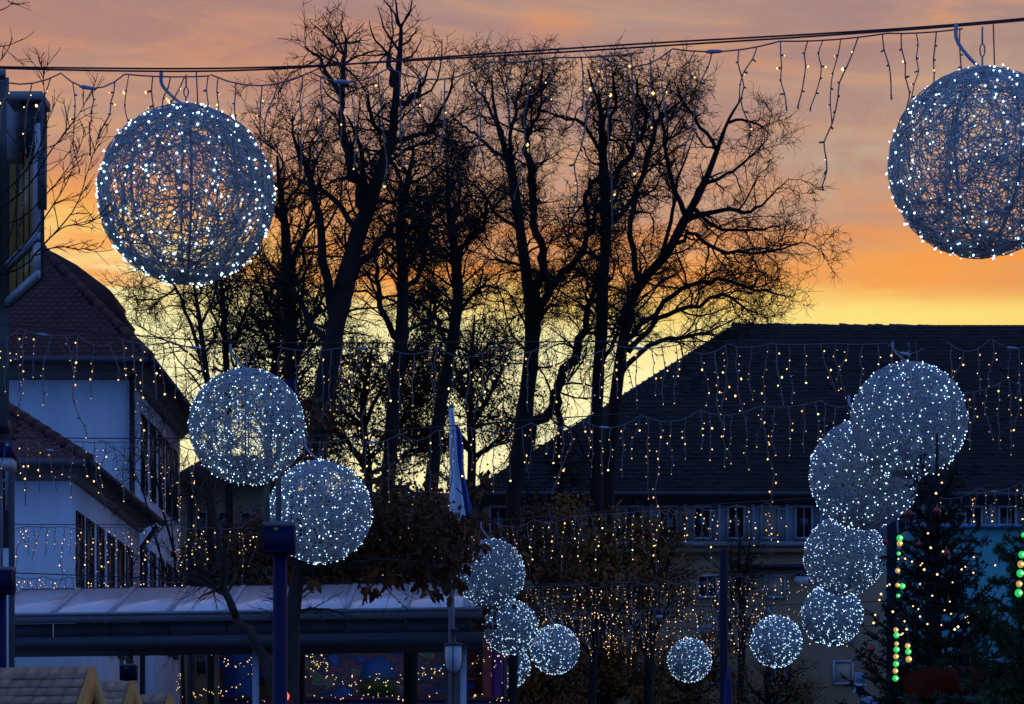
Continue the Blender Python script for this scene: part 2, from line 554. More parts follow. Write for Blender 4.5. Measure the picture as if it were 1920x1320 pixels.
def hip_house(name, label, xr, y0, y1, width, z_wall, z_eave, over, pitch, rise, tile, windows, tiles):
    xl = xr - width
    h = thing(name, label, 'house', ((xl + xr) / 2, (y0 + y1) / 2, 0))
    MB().box(xl, xr, y0, y1, 0, z_wall).build('wall', M_plaster, h)
    c = MB()
    zm = z_wall + (z_eave - z_wall) * 0.45
    c.frustum((xl - 0.05, xr + 0.05, y0 - 0.05, y1 + 0.05), z_wall + 0.002, (xl - over * 0.35, xr + over * 0.35, y0 - over * 0.35, y1 + over * 0.35), zm)
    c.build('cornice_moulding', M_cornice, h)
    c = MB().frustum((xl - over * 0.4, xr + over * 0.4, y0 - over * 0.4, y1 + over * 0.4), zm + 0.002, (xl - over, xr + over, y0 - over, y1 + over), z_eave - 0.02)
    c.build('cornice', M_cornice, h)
    t = rise / math.tan(pitch)
    ex0, ex1, ey0, ey1 = xl - over - 0.05, xr + over + 0.05, y0 - over - 0.05, y1 + over + 0.05
    rf = MB().frustum((ex0, ex1, ey0, ey1), z_eave, (ex0 + t, ex1 - t, ey0 + t, ey1 + 0.0), z_eave + rise)
    rf.build('roof', tile, h)
    rows, row_h, tw, x_start = tiles
    ct = math.cos(pitch)
    tiled_slope(h, tile, x_start, None, ey0, z_eave, pitch, rows, row_h, tw, lambda s: ex1 - s * ct - 0.05)
    hip_caps(h, M_tile_red, (ex1, ey0, z_eave + 0.06), (ex1 - t, ey0 + t, z_eave + rise + 0.06), int(t * 1.6 / 0.42), 0.11)
    gt = MB().tube([(ex1 + 0.05, ey0, z_eave - 0.03), (ex1 + 0.05, (ey0 + ey1) / 2, z_eave - 0.03), (ex1 + 0.05, ey1, z_eave - 0.03)], 0.085, 8)
    gt.build('gutter', M_steel_dark, h)
    gt = MB().tube([(ex0, ey0 - 0.05, z_eave - 0.03), (xr, ey0 - 0.05, z_eave - 0.03), (ex1 - 0.05, ey0 - 0.05, z_eave - 0.03)], 0.085, 8)
    gt.build('gutter', M_steel_dark, h)
    for (ya, yb, za, zb) in windows:
        window(h, xr, ya, yb, za, zb)
    return h, (ex0, ex1, ey0, ey1)


tall_x = PX(240, 67)
ws = []
for px in (264, 281, 297, 311, 323):
    yc = -tall_x * F / (960 - px)
    ws.append((yc, yc + 1.05, 10.3, 12.35))
    ws.append((yc, yc + 1.05, 6.3, 8.9))
tall, te = hip_house('tall_house', 'tall pale plaster house with steep tiled hip roof, behind the lower wing', tall_x, 67.0, 77.5, 12.0,
                     PZ(712, 67), 13.25, 0.62, math.radians(46), 5.4, M_tile, ws, (26, 0.185, 0.20, PX(14, 68)))
dp = MB().tube([(tall_x + 0.12, 66.9, 13.0), (tall_x + 0.12, 66.9, 6.0), (tall_x + 0.12, 66.9, 0.0)], 0.075, 8)
dp.build('downpipe', M_dark, tall)
dm = MB()
dm.prism([(PX(x, 70), PZ(y, 70)) for x, y in ((78, 470), (110, 483), (150, 505), (205, 546), (216, 556), (213, 566), (234, 592), (224, 615), (190, 610))], 69.4, 72.0)
dm.build('dormer', M_tile, tall)

wing_x = PX(133, 56)
ws = []
for px in (142, 161, 181, 201, 220, 236):
    yc = -wing_x * F / (960 - px)
    ws.append((yc, yc + 1.0, 5.5, 8.3))
wing, we = hip_house('low_house_wing', 'lower pale plaster house wing with red tiled hip roof and tall narrow windows', wing_x, 56.0, 66.3, 8.0,
                     PZ(901, 56), PZ(866, 55.5), 0.42, math.radians(34), 2.0, M_tile_red, ws, (14, 0.175, 0.165, PX(18, 55.6)))
dp = MB().tube([(wing_x + 0.5, 66.0, 9.0), (wing_x + 0.12, 66.0, 8.5), (wing_x + 0.12, 66.0, 4.0), (wing_x + 0.12, 66.0, 0.0)], 0.07, 8)
dp.build('downpipe', M_dark, wing)

def ray_box(pa, pb, y0, y1, z0, z1):
    """block whose right flank runs back along the line of the side street"""
    return MB().hexa([(PX(pa, y0), y0, z0), (PX(pb, y0), y0, z0), (PX(pb - 4, y1), y1, z0), (PX(pa, y1), y1, z0),
                      (PX(pa, y0), y0, z1), (PX(pb, y0), y0, z1), (PX(pb - 4, y1), y1, z1), (PX(pa, y1), y1, z1)])


# modern building cut by the left edge of the frame
ob = thing('office_building', 'dark modern building with glazed corner bay at the left edge', 'building', (PX(-60, 34), 36, 0))
ray_box(-260, 17, 34.0, 40, 5.2, PZ(145, 34)).build('wall', mat('green_grey_cladding', (0.10, 0.12, 0.11), (0.06, 0.07, 0.07), 0.6, 1.0), ob)
ray_box(-260, 21, 34.02, 40, 0, 5.18).build('ground_floor_wall', M_plaster, ob)
ray_box(-260, 11, 33.9, 40.1, PZ(145, 34) + 0.002, PZ(134, 34)).build('parapet', M_trim, ob)
for k, (za, zb) in enumerate(((PZ(700, 34), PZ(560, 34)), (PZ(540, 34), PZ(330, 34)), (PZ(310, 34), PZ(170, 34)))):
    p = MB().box(PX(-60, 34), PX(-1, 34), 33.96, 33.99, za, zb).build('window', M_pane, ob)
    MB().box(PX(-4, 34), PX(1, 34), 33.93, 33.955, za, zb).build('frame', M_frame, p)
w0 = MB().box(PX(-30, 34), PX(11, 34), 33.97, 34.0, PZ(955, 34), PZ(835, 34)).build('window', M_pane, ob)
MB().box(PX(11.5, 34), PX(19, 34), 33.93, 33.99, PZ(958, 34), PZ(832, 34)).build('frame', M_frame, w0)
MB().box(PX(-30, 34), PX(11, 34), 33.93, 33.965, PZ(905, 34), PZ(900, 34)).build('glazing_bar', M_frame, w0)
MB().box(PX(-60, 34), PX(19.5, 34), 33.8, 33.99, PZ(812, 34), PZ(790, 34)).build('sill_band', M_dark, ob)
MB().tube([(PX(20.5, 33.8), 33.85, 0), (PX(20.5, 33.8), 33.85, 4), (PX(20.5, 33.8), 33.85, PZ(830, 33.8))], 0.04, 8).build('downpipe', M_steel_dark, ob)


def bay_pt(u, py_left, d0=34.0, d1=32.2):
    """u 0..1 from the inner edge (px 16) to the outer edge (px 76) of the canted bay; level given by its height at the inner edge"""
    z = PZ(py_left, d0)
    x = PX(16, d0) * (1 - u) + PX(76, d1) * u
    y = d0 * (1 - u) + d1 * u
    return (x, y, z)


def bay_slab(u0, u1, pa, pb, t0, t1):
    """slab on the bay face, proud of it by t1 (normal points to the camera and left)"""
    nx, ny = -0.86, -0.5
    pts = []
    for (u, t) in ((u0, t1), (u1, t1), (u1, t0), (u0, t0)):
        x, y, z = bay_pt(u, pb)
        pts.append((x + nx * t, y + ny * t, z))
    for (u, t) in ((u0, t1), (u1, t1), (u1, t0), (u0, t0)):
        x, y, z = bay_pt(u, pa)
        pts.append((x + nx * t, y + ny * t, z))
    return MB().hexa(pts)


M_olive = mat('olive_sky_glow_glass', (0.1, 0.1, 0.05), rough=0.2, emit=(0.10, 0.088, 0.03), estr=0.14, sample=False)  # faint emission added to the panes, stands in for sky showing in the glass
bay_slab(0.0, 1.0, 262, 575, -0.05, 0.0).build('bay_wall', M_steel_dark, ob)
MB().box(PX(13, 32.3), PX(81.5, 32.3), 32.2, 32.8, PZ(190, 32.3), PZ(175, 32.3)).build('bay_cap', M_trim, ob)
MB().box(PX(40, 32.4), PX(79, 32.4), 32.3, 32.75, PZ(283, 32.4), PZ(190, 32.4) - 0.002).build('bay_fascia', mat('brown_cladding_panel', (0.055, 0.042, 0.04), (0.035, 0.028, 0.03), 0.8, 4.0), ob)
MB().box(PX(14, 32.9), PX(39, 32.9), 32.85, 33.1, PZ(300, 32.9), PZ(192, 32.9)).build('bay_return', M_trim, ob)
MB().box(PX(70, 32.1), PX(83.5, 32.1), 32.12, 32.27, PZ(388, 32.1), PZ(283, 32.1)).build('sign_panel', M_steel_dark, ob)
for (pa, pb) in ((300, 492), (512, 560)):
    pn = bay_slab(0.06, 0.86, pa, pb, 0.0, 0.012).build('bay_pane', M_olive, ob)
    bay_slab(0.0, 1.0, pb + 1, pb + 15, 0.0, 0.05).build('frame', M_frame, pn)
    bay_slab(0.87, 1.0, pa, pb, 0.0, 0.045).build('frame', M_frame, pn)
    for u in (0.3, 0.52, 0.7):
        bay_slab(u, u + 0.02, pa, pb, 0.014, 0.03).build('glazing_bar', M_steel_dark, pn)

# ochre house and low roofs beyond the canopy
oh = thing('ochre_house', 'dim ochre house behind the bare shrubs, right of the white houses', 'house', (PX(390, 86), 90, 0))
MB().box(PX(322, 86), PX(500, 86), 86, 96, 0, PZ(905, 86)).build('wall', M_ochre, oh)
rb = MB().frustum((PX(312, 86), PX(512, 86), 85.5, 96.5), PZ(905, 86) + 0.002, (PX(365, 86), PX(460, 86), 90, 93), PZ(838, 88))
rb.build('roof', M_tile, oh)
MB().tube([(PX(356, 85.9), 85.9, 0), (PX(356, 85.9), 85.9, 5), (PX(356, 85.9), 85.9, PZ(905, 86))], 0.08, 8).build('downpipe', M_dark, oh)
for px in (378, 420, 462):
    for (a, b) in ((960, 1010), (1060, 1110), (1215, 1265)):
        f = MB().box(PX(px - 10, 86), PX(px + 10, 86), 85.93, 85.99, PZ(b, 86), PZ(a, 86)).build('window', M_trim, oh)
        MB().box(PX(px - 8, 86), PX(px + 8, 86), 85.90, 85.925, PZ(b - 2, 86), PZ(a + 2, 86)).build('pane', M_pane, f)
lh = thing('long_low_building', 'long low dark building behind the brown leafed trees', 'building', (PX(700, 112), 118, 0))
MB().box(PX(480, 112), PX(925, 112), 112, 124, 0, PZ(1020, 112)).build('wall', M_ochre, lh)
MB().frustum((PX(470, 112), PX(935, 112), 111.4, 124.6), PZ(1020, 112) + 0.002, (PX(500, 112), PX(905, 112), 117.8, 118.2), PZ(925, 118)).build('roof', M_tile, lh)

# ------------------------------------------------------------------ large building on the right
D3 = 100.0
bb = thing('large_roofed_building', 'large brown stone building under a huge dark hipped roof on the right', 'building', (PX(1500, D3), 108, 0))
bx0, bx1 = PX(905, D3), PX(2900, D3)
MB().box(bx0, bx1, D3, D3 + 20, 0, 13.55).build('wall', M_wall_brown, bb)
MB().frustum((bx0, bx1, D3 - 0.1, D3 + 20), 13.552, (bx0 - 0.5, bx1 + 0.5, D3 - 0.6, D3 + 20.5), 13.95).build('cornice', M_steel_dark, bb)
M_roof3 = mat('dark_slate_tiles', (0.029, 0.020, 0.018), (0.020, 0.014, 0.013), 0.75, 0.6, 0.2)
t3 = NT(M_roof3.node_tree)
wv = t3.n('ShaderNodeTexWave', wave_type='BANDS', bands_direction='Z', wave_profile='SAW')
wv.inputs['Scale'].default_value = 1.3
wv.inputs['Distortion'].default_value = 0.35
wv.inputs['Detail'].default_value = 2.0
tco3 = t3.n('ShaderNodeTexCoord')
M_roof3.node_tree.links.new(tco3.outputs['Object'], wv.inputs['Vector'])
bp3 = t3.n('ShaderNodeBump')
bp3.inputs['Strength'].default_value = 0.9
bp3.inputs['Distance'].default_value = 0.05
M_roof3.node_tree.links.new(wv.outputs['Fac'], bp3.inputs['Height'])
pb3 = M_roof3.node_tree.nodes['Principled BSDF']
old3 = pb3.inputs['Base Color'].links[0].from_socket
gap3 = t3.ramp(wv.outputs['Fac'], [(0.0, (0.45, 0.45, 0.45, 1)), (0.25, (1, 1, 1, 1))])
gi3 = t3.n('ShaderNodeNewGeometry')
tone3 = t3.ramp(gi3.outputs['Random Per Island'], [(0.0, (0.8, 0.79, 0.79, 1)), (1.0, (1.18, 1.15, 1.13, 1))])
t3.put(pb3.inputs['Base Color'], t3.mix(1.0, t3.mix(1.0, old3, gap3, 'MULTIPLY'), tone3, 'MULTIPLY'))
M_roof3.node_tree.links.new(bp3.outputs[0], M_roof3.node_tree.nodes['Principled BSDF'].inputs['Normal'])
rz = PZ(613, 110)
ex0 = bx0 - 0.6
MB().frustum((ex0, bx1 + 0.6, D3 - 0.7, D3 + 20.7), 13.952, (PX(1372, 110), bx1 - 9, 109.7, 110.3), rz).build('roof', M_roof3, bb)
MB().tube([(ex0, D3 - 0.78, 13.9), (0.5 * (ex0 + bx1), D3 - 0.78, 13.88), (bx1, D3 - 0.78, 13.9)], 0.09, 8).build('gutter', M_steel_dark, bb)
xa = PX(1372, 110)
xb = PX(1990, 110)
n_cap = 46
sl3 = (rz - 13.952) / (109.7 - (D3 - 0.7))
rr = np.random.default_rng(17)
cm = MB()
nrow = 44
for k in range(nrow):
    f0, f1 = k / nrow, (k + 1.25) / nrow
    f1 = min(f1, 1.0)
    y0_, y1_ = D3 - 0.7 + (10.4 * f0), D3 - 0.7 + (10.4 * f1)
    za_, zb_ = 13.952 + (rz - 13.952) * f0, 13.952 + (rz - 13.952) * f1
    xl_ = ex0 + (PX(1372, 110) - ex0) * f0 + 0.25
    xs_ = np.arange(xl_, PX(2080, 110), 0.34)
    n_ = len(xs_) - 1
    dz = rr.normal(0, 0.012, n_)
    dy = rr.normal(0, 0.02, n_)
    v = []
    for i_ in range(n_):
        a_, b_ = xs_[i_], xs_[i_ + 1] - 0.012
        v += [(a_, y0_ - 0.03 + dy[i_], za_ + 0.05 + dz[i_]), (b_, y0_ - 0.03 + dy[i_], za_ + 0.05 + dz[i_]), (b_, y1_, zb_ + 0.03), (a_, y1_, zb_ + 0.03),
              (a_, y0_ + dy[i_], za_ + 0.004), (b_, y0_ + dy[i_], za_ + 0.004)]
    ix = np.arange(n_)[:, None] * 6
    cm.add(v, quads=np.concatenate([ix + np.array([[0, 1, 2, 3]]), ix + np.array([[4, 5, 1, 0]])]))
cm.build('roof_tiles', M_roof3, bb, kind='stuff')
cap_me = MB().tube([(0, 0, 0), (0.2, 0, 0.0), (0.38, 0, 0.0)], [0.17, 0.155, 0.145], 6).mesh('ridge_tile', M_roof3)
o3 = Vec0(bb)
for i in range(n_cap):
    x = xa + (xb - xa) * i / n_cap
    o = put('ridge_tile', cap_me, bb)
    o.location = (x - o3[0], 110 - o3[1], rz + 0.02 - 0.0125 * i * 0.9 * 0.3 + random.Random(i).uniform(-0.035, 0.03) - o3[2])
    o.scale = ((xb - xa) / n_cap / 0.36, 1, 1)
MB().box(bx0, bx1, D3 - 0.35, D3 - 0.002, PZ(1026, D3), PZ(1017, D3)).build('sill_ledge', M_trim, bb)
MB().box(bx0, bx1, D3 - 0.25, D3 - 0.002, PZ(1037, D3), PZ(1028, D3)).build('string_course', M_wall_brown, bb)
M_curtain = mat('drawn_curtain', (0.50, 0.36, 0.25), (0.4, 0.28, 0.19), 0.9, 3.0)
rngw = random.Random(3)


def win3(px, w, pa, pb, pane):
    f = MB()
    x0, x1, za, zb = PX(px - w / 2, D3), PX(px + w / 2, D3), PZ(pb, D3), PZ(pa, D3)
    t = 0.09
    f.box(x0, x0 + t, D3 - 0.08, D3 - 0.003, za, zb).box(x1 - t, x1, D3 - 0.08, D3 - 0.003, za, zb)
    f.box(x0 + t, x1 - t, D3 - 0.08, D3 - 0.003, zb - t, zb).box(x0 + t, x1 - t, D3 - 0.10, D3 - 0.003, za, za + t)
    xm = (x0 + x1) / 2
    w_ = f.build('window', M_frame, bb)
    MB().box(x0 + t, x1 - t, D3 - 0.03, D3 - 0.004, za + t, zb - t).build('pane', pane, w_)
    MB().box(xm - 0.02, xm + 0.02, D3 - 0.055, D3 - 0.033, za + t, zb - t).build('glazing_bar', M_frame, w_)


pxs = [930 + 63.6 * i for i in range(17)]
for i, px in enumerate(pxs):
    px = px + 4.5
    win3(px, 36, 948, 1012, M_curtain if i in (8, 13) else M_pane)
    MB().box(PX(px + 19, D3), PX(px + 44.5, D3), D3 - 0.05, D3 - 0.003, PZ(1016, D3), PZ(946, D3)).build('wall_panel', M_trim, bb)
    MB().box(PX(px + 29, D3), PX(px + 34.5, D3), D3 - 0.14, D3 - 0.052, PZ(1016, D3), PZ(927, D3)).build('pilaster', M_frame, bb)
    if i % 2 == 0:
        for (a, b) in ((1078, 1122), (1158, 1205), (1238, 1284)):
            win3(px + 10, 40, a, b, M_pane if rngw.random() < 0.75 else M_curtain)
MB().box(PX(1370, D3), PX(1560, D3), D3 - 0.5, D3 - 0.003, PZ(1068, D3), PZ(1060, D3)).build('awning_box', M_dark, bb)

# ------------------------------------------------------------------ glazed canopy in front of the houses
cy0, cy1, cyb = 49.0, 47.4, 3.0
cn = thing('glazed_canopy', 'long flat canopy with pale sloping glass panels and dark fascia beam', 'canopy', (-5, 46.5, 0))
M_panel = mat('frosted_panel', (0.84, 0.78, 0.78), (0.70, 0.66, 0.68), 0.2, 0.8, spec=0.9)


def cpt(x, back, z):
    d = cy0 + (cy1 - cy0) * (x - PX(0, cy0)) / (PX(905, cy1) - PX(0, cy0))
    return (x, d + back, z)


def cbox(x0, x1, b0, b1, z0, z1, zb0=None, zb1=None):
    zb0 = z0 if zb0 is None else zb0
    zb1 = z1 if zb1 is None else zb1
    return MB().hexa([cpt(x0, b0, z0), cpt(x1, b0, z0), cpt(x1, b1, zb0), cpt(x0, b1, zb0),
                      cpt(x0, b0, z1), cpt(x1, b0, z1), cpt(x1, b1, zb1), cpt(x0, b1, zb1)])


cxl, cxr = PX(-330, cy0), PX(904, cy1)
zf = 5.47
zb = 6.17
seams = []
x = PX(-20, 49)
while x > cxl:
    seams.append(x)
    x -= 1.1
x = PX(98, 48.8)
while x < PX(880, 47.4):
    seams.append(x)
    x += 1.1
seams = sorted(seams + [PX(886, 47.4)])
for a, b in zip(seams[:-1], seams[1:]):
    cbox(a + 0.05, b - 0.05, 0.05, cyb, zf, zf + 0.03, zb, zb + 0.03).build('glass_panel', M_panel, cn)
for s in seams:
    cbox(s - 0.045, s + 0.045, 0.04, cyb, zf + 0.004, zf + 0.055, zb + 0.004, zb + 0.055).build('glazing_bar', mat('pale_bar', (0.5, 0.48, 0.5), None, 0.5), cn)
cbox(cxl, PX(888, 47.4), cyb + 0.002, cyb + 0.12, zb - 0.12, zb + 0.05).build('rear_rail', M_steel_dark, cn)
cbox(cxl, cxr, -0.12, 0.03, zf - 0.17, zf - 0.003).build('gutter', M_steel, cn)
cbox(cxl, cxr, -0.16, -0.125, zf - 0.035, zf + 0.015).build('gutter_lip', mat('pale_blue_steel', (0.34, 0.38, 0.45), None, 0.4), cn)
for a, b in zip(seams[:-1], seams[1:]):
    cbox(a + 0.012, b - 0.012, 0.06, 0.1, zf - 0.42, zf - 0.172).build('fascia_panel', M_steel_dark, cn)
cbox(cxl, cxr, -0.02, 0.2, zf - 0.64, zf - 0.424).build('fascia_beam', M_steel_dark, cn)
cbox(cxl, cxr, 0.21, cyb, zf - 0.60, zf - 0.50).build('soffit', M_steel_dark, cn)
for px in (868, 468, -60):
    xx = PX(px, 47.5)
    m = MB()
    c = cpt(xx, 0.5, 0)
    m.box(xx - 0.055, xx + 0.055, c[1] - 0.1, c[1] + 0.1, 0, zf - 0.605)
    m.build('column', mat('pale_column_paint', (0.42, 0.46, 0.52), None, 0.5), cn)
c = cpt(PX(848, 47.6), 0.9, 0)
MB().box(c[0] - 0.15, c[0] + 0.15, c[1], c[1] + 0.3, 0, zf - 0.605).build('pier', mat('brown_cladding', (0.16, 0.125, 0.10), None, 0.7), cn)

# ------------------------------------------------------------------ fairground booth seen under the canopy
fb = thing('fairground_booth', 'colourful painted fairground booth seen under the canopy', 'fairground booth', (PX(680, 60), 61, 0))
Mm = bpy.data.materials.new('painted_backdrop')
Mm.use_nodes = True
tm = NT(Mm.node_tree)
tcm = tm.n('ShaderNodeTexCoord')
mp = tm.n('ShaderNodeMapping')
mp.inputs['Scale'].default_value = (0.55, 0.55, 1.4)
mp.inputs['Rotation'].default_value = (0, 0.5, 0)
Mm.node_tree.links.new(tcm.outputs['Object'], mp.inputs[0])
nz = tm.noise(mp.outputs[0], 1.1, 2.0, 0.5, 1.6)
art = tm.ramp(nz, [(0.0, (0.01, 0.01, 0.02, 1)), (0.34, (0.02, 0.05, 0.22, 1)), (0.41, (0.012, 0.010, 0.015, 1)), (0.47, (0.20, 0.02, 0.018, 1)),
                   (0.53, (0.04, 0.012, 0.02, 1)), (0.57, (0.26, 0.11, 0.015, 1)), (0.62, (0.03, 0.10, 0.04, 1)), (0.68, (0.16, 0.02, 0.02, 1))], 'EASE')
bsm = Mm.node_tree.nodes['Principled BSDF']
tm.put(bsm.inputs['Base Color'], art)
bsm.inputs['Roughness'].default_value = 0.5
MB().box(PX(412, 60), PX(904, 60), 60.0, 60.12, 2.4, PZ(1190, 60)).build('painted_backdrop', Mm, fb)
dome = []
for k in range(17):
    a = math.pi * k / 16
    dome.append((PX(709, 59.95) + 0.40 * math.cos(a), PZ(1268, 59.95) + 0.47 * math.sin(a)))
M_art = bpy.data.materials.new('painted_sunrise')
M_art.use_nodes = True
ta = NT(M_art.node_tree)
tca = ta.n('ShaderNodeTexCoord')
spa = ta.n('ShaderNodeSeparateXYZ')
M_art.node_tree.links.new(tca.outputs['Generated'], spa.inputs[0])
ta.put(M_art.node_tree.nodes['Principled BSDF'].inputs['Base Color'], ta.ramp(spa.outputs[2], [(0.0, (0.05, 0.16, 0.03, 1)), (0.25, (0.22, 0.20, 0.03, 1)), (0.4, (0.05, 0.10, 0.09, 1)), (0.6, (0.02, 0.07, 0.18, 1)), (1.0, (0.010, 0.02, 0.09, 1))]))
MB().prism([(dome[0][0], dome[0][1] - 0.42)] + dome + [(dome[-1][0], dome[-1][1] - 0.42)], 59.95, 59.99).build('painted_arch', M_art, fb)
MB().box(PX(905, 60), PX(921, 60), 59.7, 60.1, 0, PZ(1185, 60)).build('red_post', mat('red_paint', (0.28, 0.025, 0.015), None, 0.5), fb)
MB().box(PX(922, 60), PX(941, 60), 59.75, 60.1, 0, PZ(1215, 60)).build('purple_post', mat('purple_paint', (0.10, 0.008, 0.12), None, 0.5), fb)
MB().box(PX(942, 60), PX(951, 60), 59.8, 60.1, 0, PZ(1222, 60)).build('maroon_post', mat('maroon_paint', (0.11, 0.03, 0.04), None, 0.5), fb)
MB().box(PX(420, 59.5), PX(480, 59.5), 59.6, 59.9, 2.6, PZ(1198, 59.5)).build('blue_panel', mat('blue_paint', (0.008, 0.032, 0.13), None, 0.5), fb)
MB().box(PX(412, 59.3), PX(951, 59.3), 59.2, 59.6, 4.28, 4.42).build('crimson_ledge', mat('crimson_paint', (0.12, 0.006, 0.03), None, 0.5), fb)
MB().box(PX(412, 59), PX(951, 59), 59.0, 59.62, 0, 4.276).build('counter', mat('navy_paint', (0.01, 0.015, 0.08), None, 0.5), fb)

# small red lit figure on a red sign by the lamp post
rs = thing('red_sign', 'small glowing red figure on a dark red sign by the foot of the blue post', 'sign', (PX(525, 36), 36, 0))
MB().box(PX(503, 36), PX(548, 36), 36.0, 36.1, 2.9, PZ(1313, 36)).build('sign_board', mat('red_board', (0.22, 0.01, 0.02), None, 0.5), rs)
MB().tube([(PX(525, 36.05), 36.05, 0), (PX(525, 36.05), 36.05, 1.5), (PX(525, 36.05), 36.05, 2.9)], 0.04, 6).build('pole', M_dark, rs)
MB().tube([P(537, 1312, 36.05), P(539, 1305, 36.05), P(536, 1300, 36.05), P(538, 1296, 36.05)], [0.022, 0.03, 0.026, 0.008], 6).build('lit_figure', mat('red_lamp', (1, 0.1, 0.08), emit=(1.0, 0.05, 0.03), estr=4.0), rs)


# ------------------------------------------------------------------ street lamps with a box projector and a mirror above
def box_lamp(px, d, label):
    x = PX(px, d)
    t = thing('street_lamp', label, 'street lamp', (x, d, 0), 'box headed street lamps on the square')
    MB().lathe([(0.11, 0), (0.11, 0.9), (0.085, 0.95), (0.075, 4.5)], (x, d, 0), 14).build('post', M_blue_metal, t, smooth=True)
    b = MB()
    b.frustum((x - 0.145, x + 0.145, d - 0.145, d + 0.145), 4.50, (x - 0.16, x + 0.16, d - 0.16, d + 0.16), 4.53)
    b.box(x - 0.16, x + 0.16, d - 0.16, d + 0.16, 4.532, 4.78)
    hb = b.build('lamp_box', M_blue_metal, t)
    MB().box(x - 0.05, x - 0.005, d - 0.166, d - 0.1605, 4.735, 4.765).build('sticker', mat('yellow_sticker', (0.45, 0.40, 0.08), None, 0.5), hb)
    MB().box(x - 0.165, x + 0.165, d - 0.165, d + 0.165, 4.782, 4.83).build('lid', M_steel, t)
    for (sx_, sy_) in ((-1, -1), (-0.1, -1), (-1, 1), (-0.1, 1)):
        px_ = x + sx_ * 0.14
        MB().tube([(px_, d + sy_ * 0.14, 4.83), (px_, d + sy_ * 0.14, 5.5), (px_, d + sy_ * 0.14, 6.06)], 0.017, 6).build('rod', M_steel, t)
    MB().box(x - 0.17, x + 0.17, d - 0.17, d + 0.17, 6.06, 6.19).build('mirror', mat('white_reflector', (0.62, 0.64, 0.66), None, 0.3), t)
    MB().frustum((x - 0.19, x + 0.19, d - 0.19, d + 0.19), 6.192, (x - 0.16, x + 0.16, d - 0.16, d + 0.16), 6.33).build('mirror_cover', M_blue_metal, t)


box_lamp(525, 28, 'blue street lamp in front of the canopy, its square box beside a light ball')
box_lamp(1, 33, 'street lamp cut by the left edge of the frame above the canopy roof')
box_lamp(241, 53.8, 'street lamp whose square box shows below the canopy before the white wall')


def mast(px, d, py, r, label):
    m = MB().lathe([(r * 1.3, 0), (r * 1.15, 1.5), (r, PZ(py, d) - 0.05), (r * 0.4, PZ(py, d))], (PX(px, d), d, 0), 12)
    tag(m.build('steel_mast', mat('navy_steel', (0.012, 0.015, 0.040), None, 0.7, spec=0.12), smooth=True), label, 'mast', 'plain steel masts')


mast(1748, 31, 850, 0.075, 'dark blue mast behind the thin tip of the spruce')
mast(1672, 36, 915, 0.07, 'dark blue mast between the stack of light balls and the spruce')
mast(1357, 42, 1028, 0.062, 'dark blue mast standing free before the large building, left of the ball stack')


def hanging_lamp(px, py, d, w, cable_py, label):
    x, z = PX(px, d), PZ(py, d)
    w = w * d / F / 2
    t = thing('hanging_street_light', label, 'street light', (x, d, z), 'street lights hung from cables')
    MB().frustum((x - w, x + w, d - w, d + w), z, (x - w * 0.85, x + w * 0.85, d - w * 0.85, d + w * 0.85), z + w * 0.8).build('housing', M_blue_metal, t)
    MB().frustum((x - w * 0.75, x + w * 0.75, d - w * 0.75, d + w * 0.75), z - w * 1.0, (x - w * 0.9, x + w * 0.9, d - w * 0.9, d + w * 0.9), z - 0.003).build('diffuser', mat('milky_diffuser', (0.5, 0.56, 0.62), None, 0.4), t)
    zt = PZ(cable_py, d)
    if zt > z + w * 0.8:
        MB().tube([(x, d, z + w * 0.8), (x, d, (z + w * 0.8 + zt) / 2), (x, d, zt)], 0.02, 5).build('hanger', M_dark, t)


hanging_lamp(1503, 1081, 53.5, 29, 1071, 'street light with dark top and pale base, just left of the ball stack')
hanging_lamp(1236, 1153, 64.5, 14, 1141, 'small pale street light among the warm light strings in the centre')
pr = thing('closed_parasol', 'closed dark blue parasol below the plain mast', 'parasol', (PX(1365, 40), 40, 0))
MB().lathe([(0.02, 2.5), (0.085, 2.6), (0.075, 3.2), (0.055, 3.75), (0.015, 3.98)], (PX(1365, 40), 40, 0), 10).build('canopy', mat('navy_cloth', (0.015, 0.03, 0.13), None, 0.8), pr, smooth=True)
MB().lathe([(0.22, 0), (0.22, 0.06), (0.025, 0.08), (0.025, 2.55)], (PX(1365, 40), 40, 0), 10).build('pole', M_steel, pr)

# lantern in front of the canopy's end
lx, ld = PX(850, 42), 42.0
ln = thing('post_lantern', 'bell shaped post lantern with pale glass at the right end of the canopy', 'lantern', (lx, ld, 0))
MB().lathe([(0.06, 0), (0.05, 0.5), (0.03, 0.6), (0.025, PZ(1262, ld))], (lx, ld, 0), 10).build('post', M_dark, ln)
gl = [(0.03, PZ(1262, ld)), (0.085, PZ(1258, ld)), (0.12, PZ(1250, ld)), (0.133, PZ(1238, ld)), (0.135, PZ(1211, ld))]
MB().lathe(gl, (lx, ld, 0), 16).build('glass', mat('opal_glass', (0.62, 0.66, 0.72), None, 0.3), ln, smooth=True)
MB().lathe([(0.155, PZ(1211, ld) + 0.002), (0.15, PZ(1207, ld)), (0.045, PZ(1203, ld)), (0.04, PZ(1183, ld)), (0.07, PZ(1182, ld)), (0.05, PZ(1178, ld))], (lx, ld, 0), 12).build('cap', M_steel_dark, ln)
for k in range(4):
    a = k * math.pi / 2 + 0.0
    c, s = math.cos(a), math.sin(a)
    MB().tube([(lx + c * (r + 0.006), ld + s * (r + 0.006), z) for r, z in gl], 0.009, 5).build('rib', M_dark, ln)


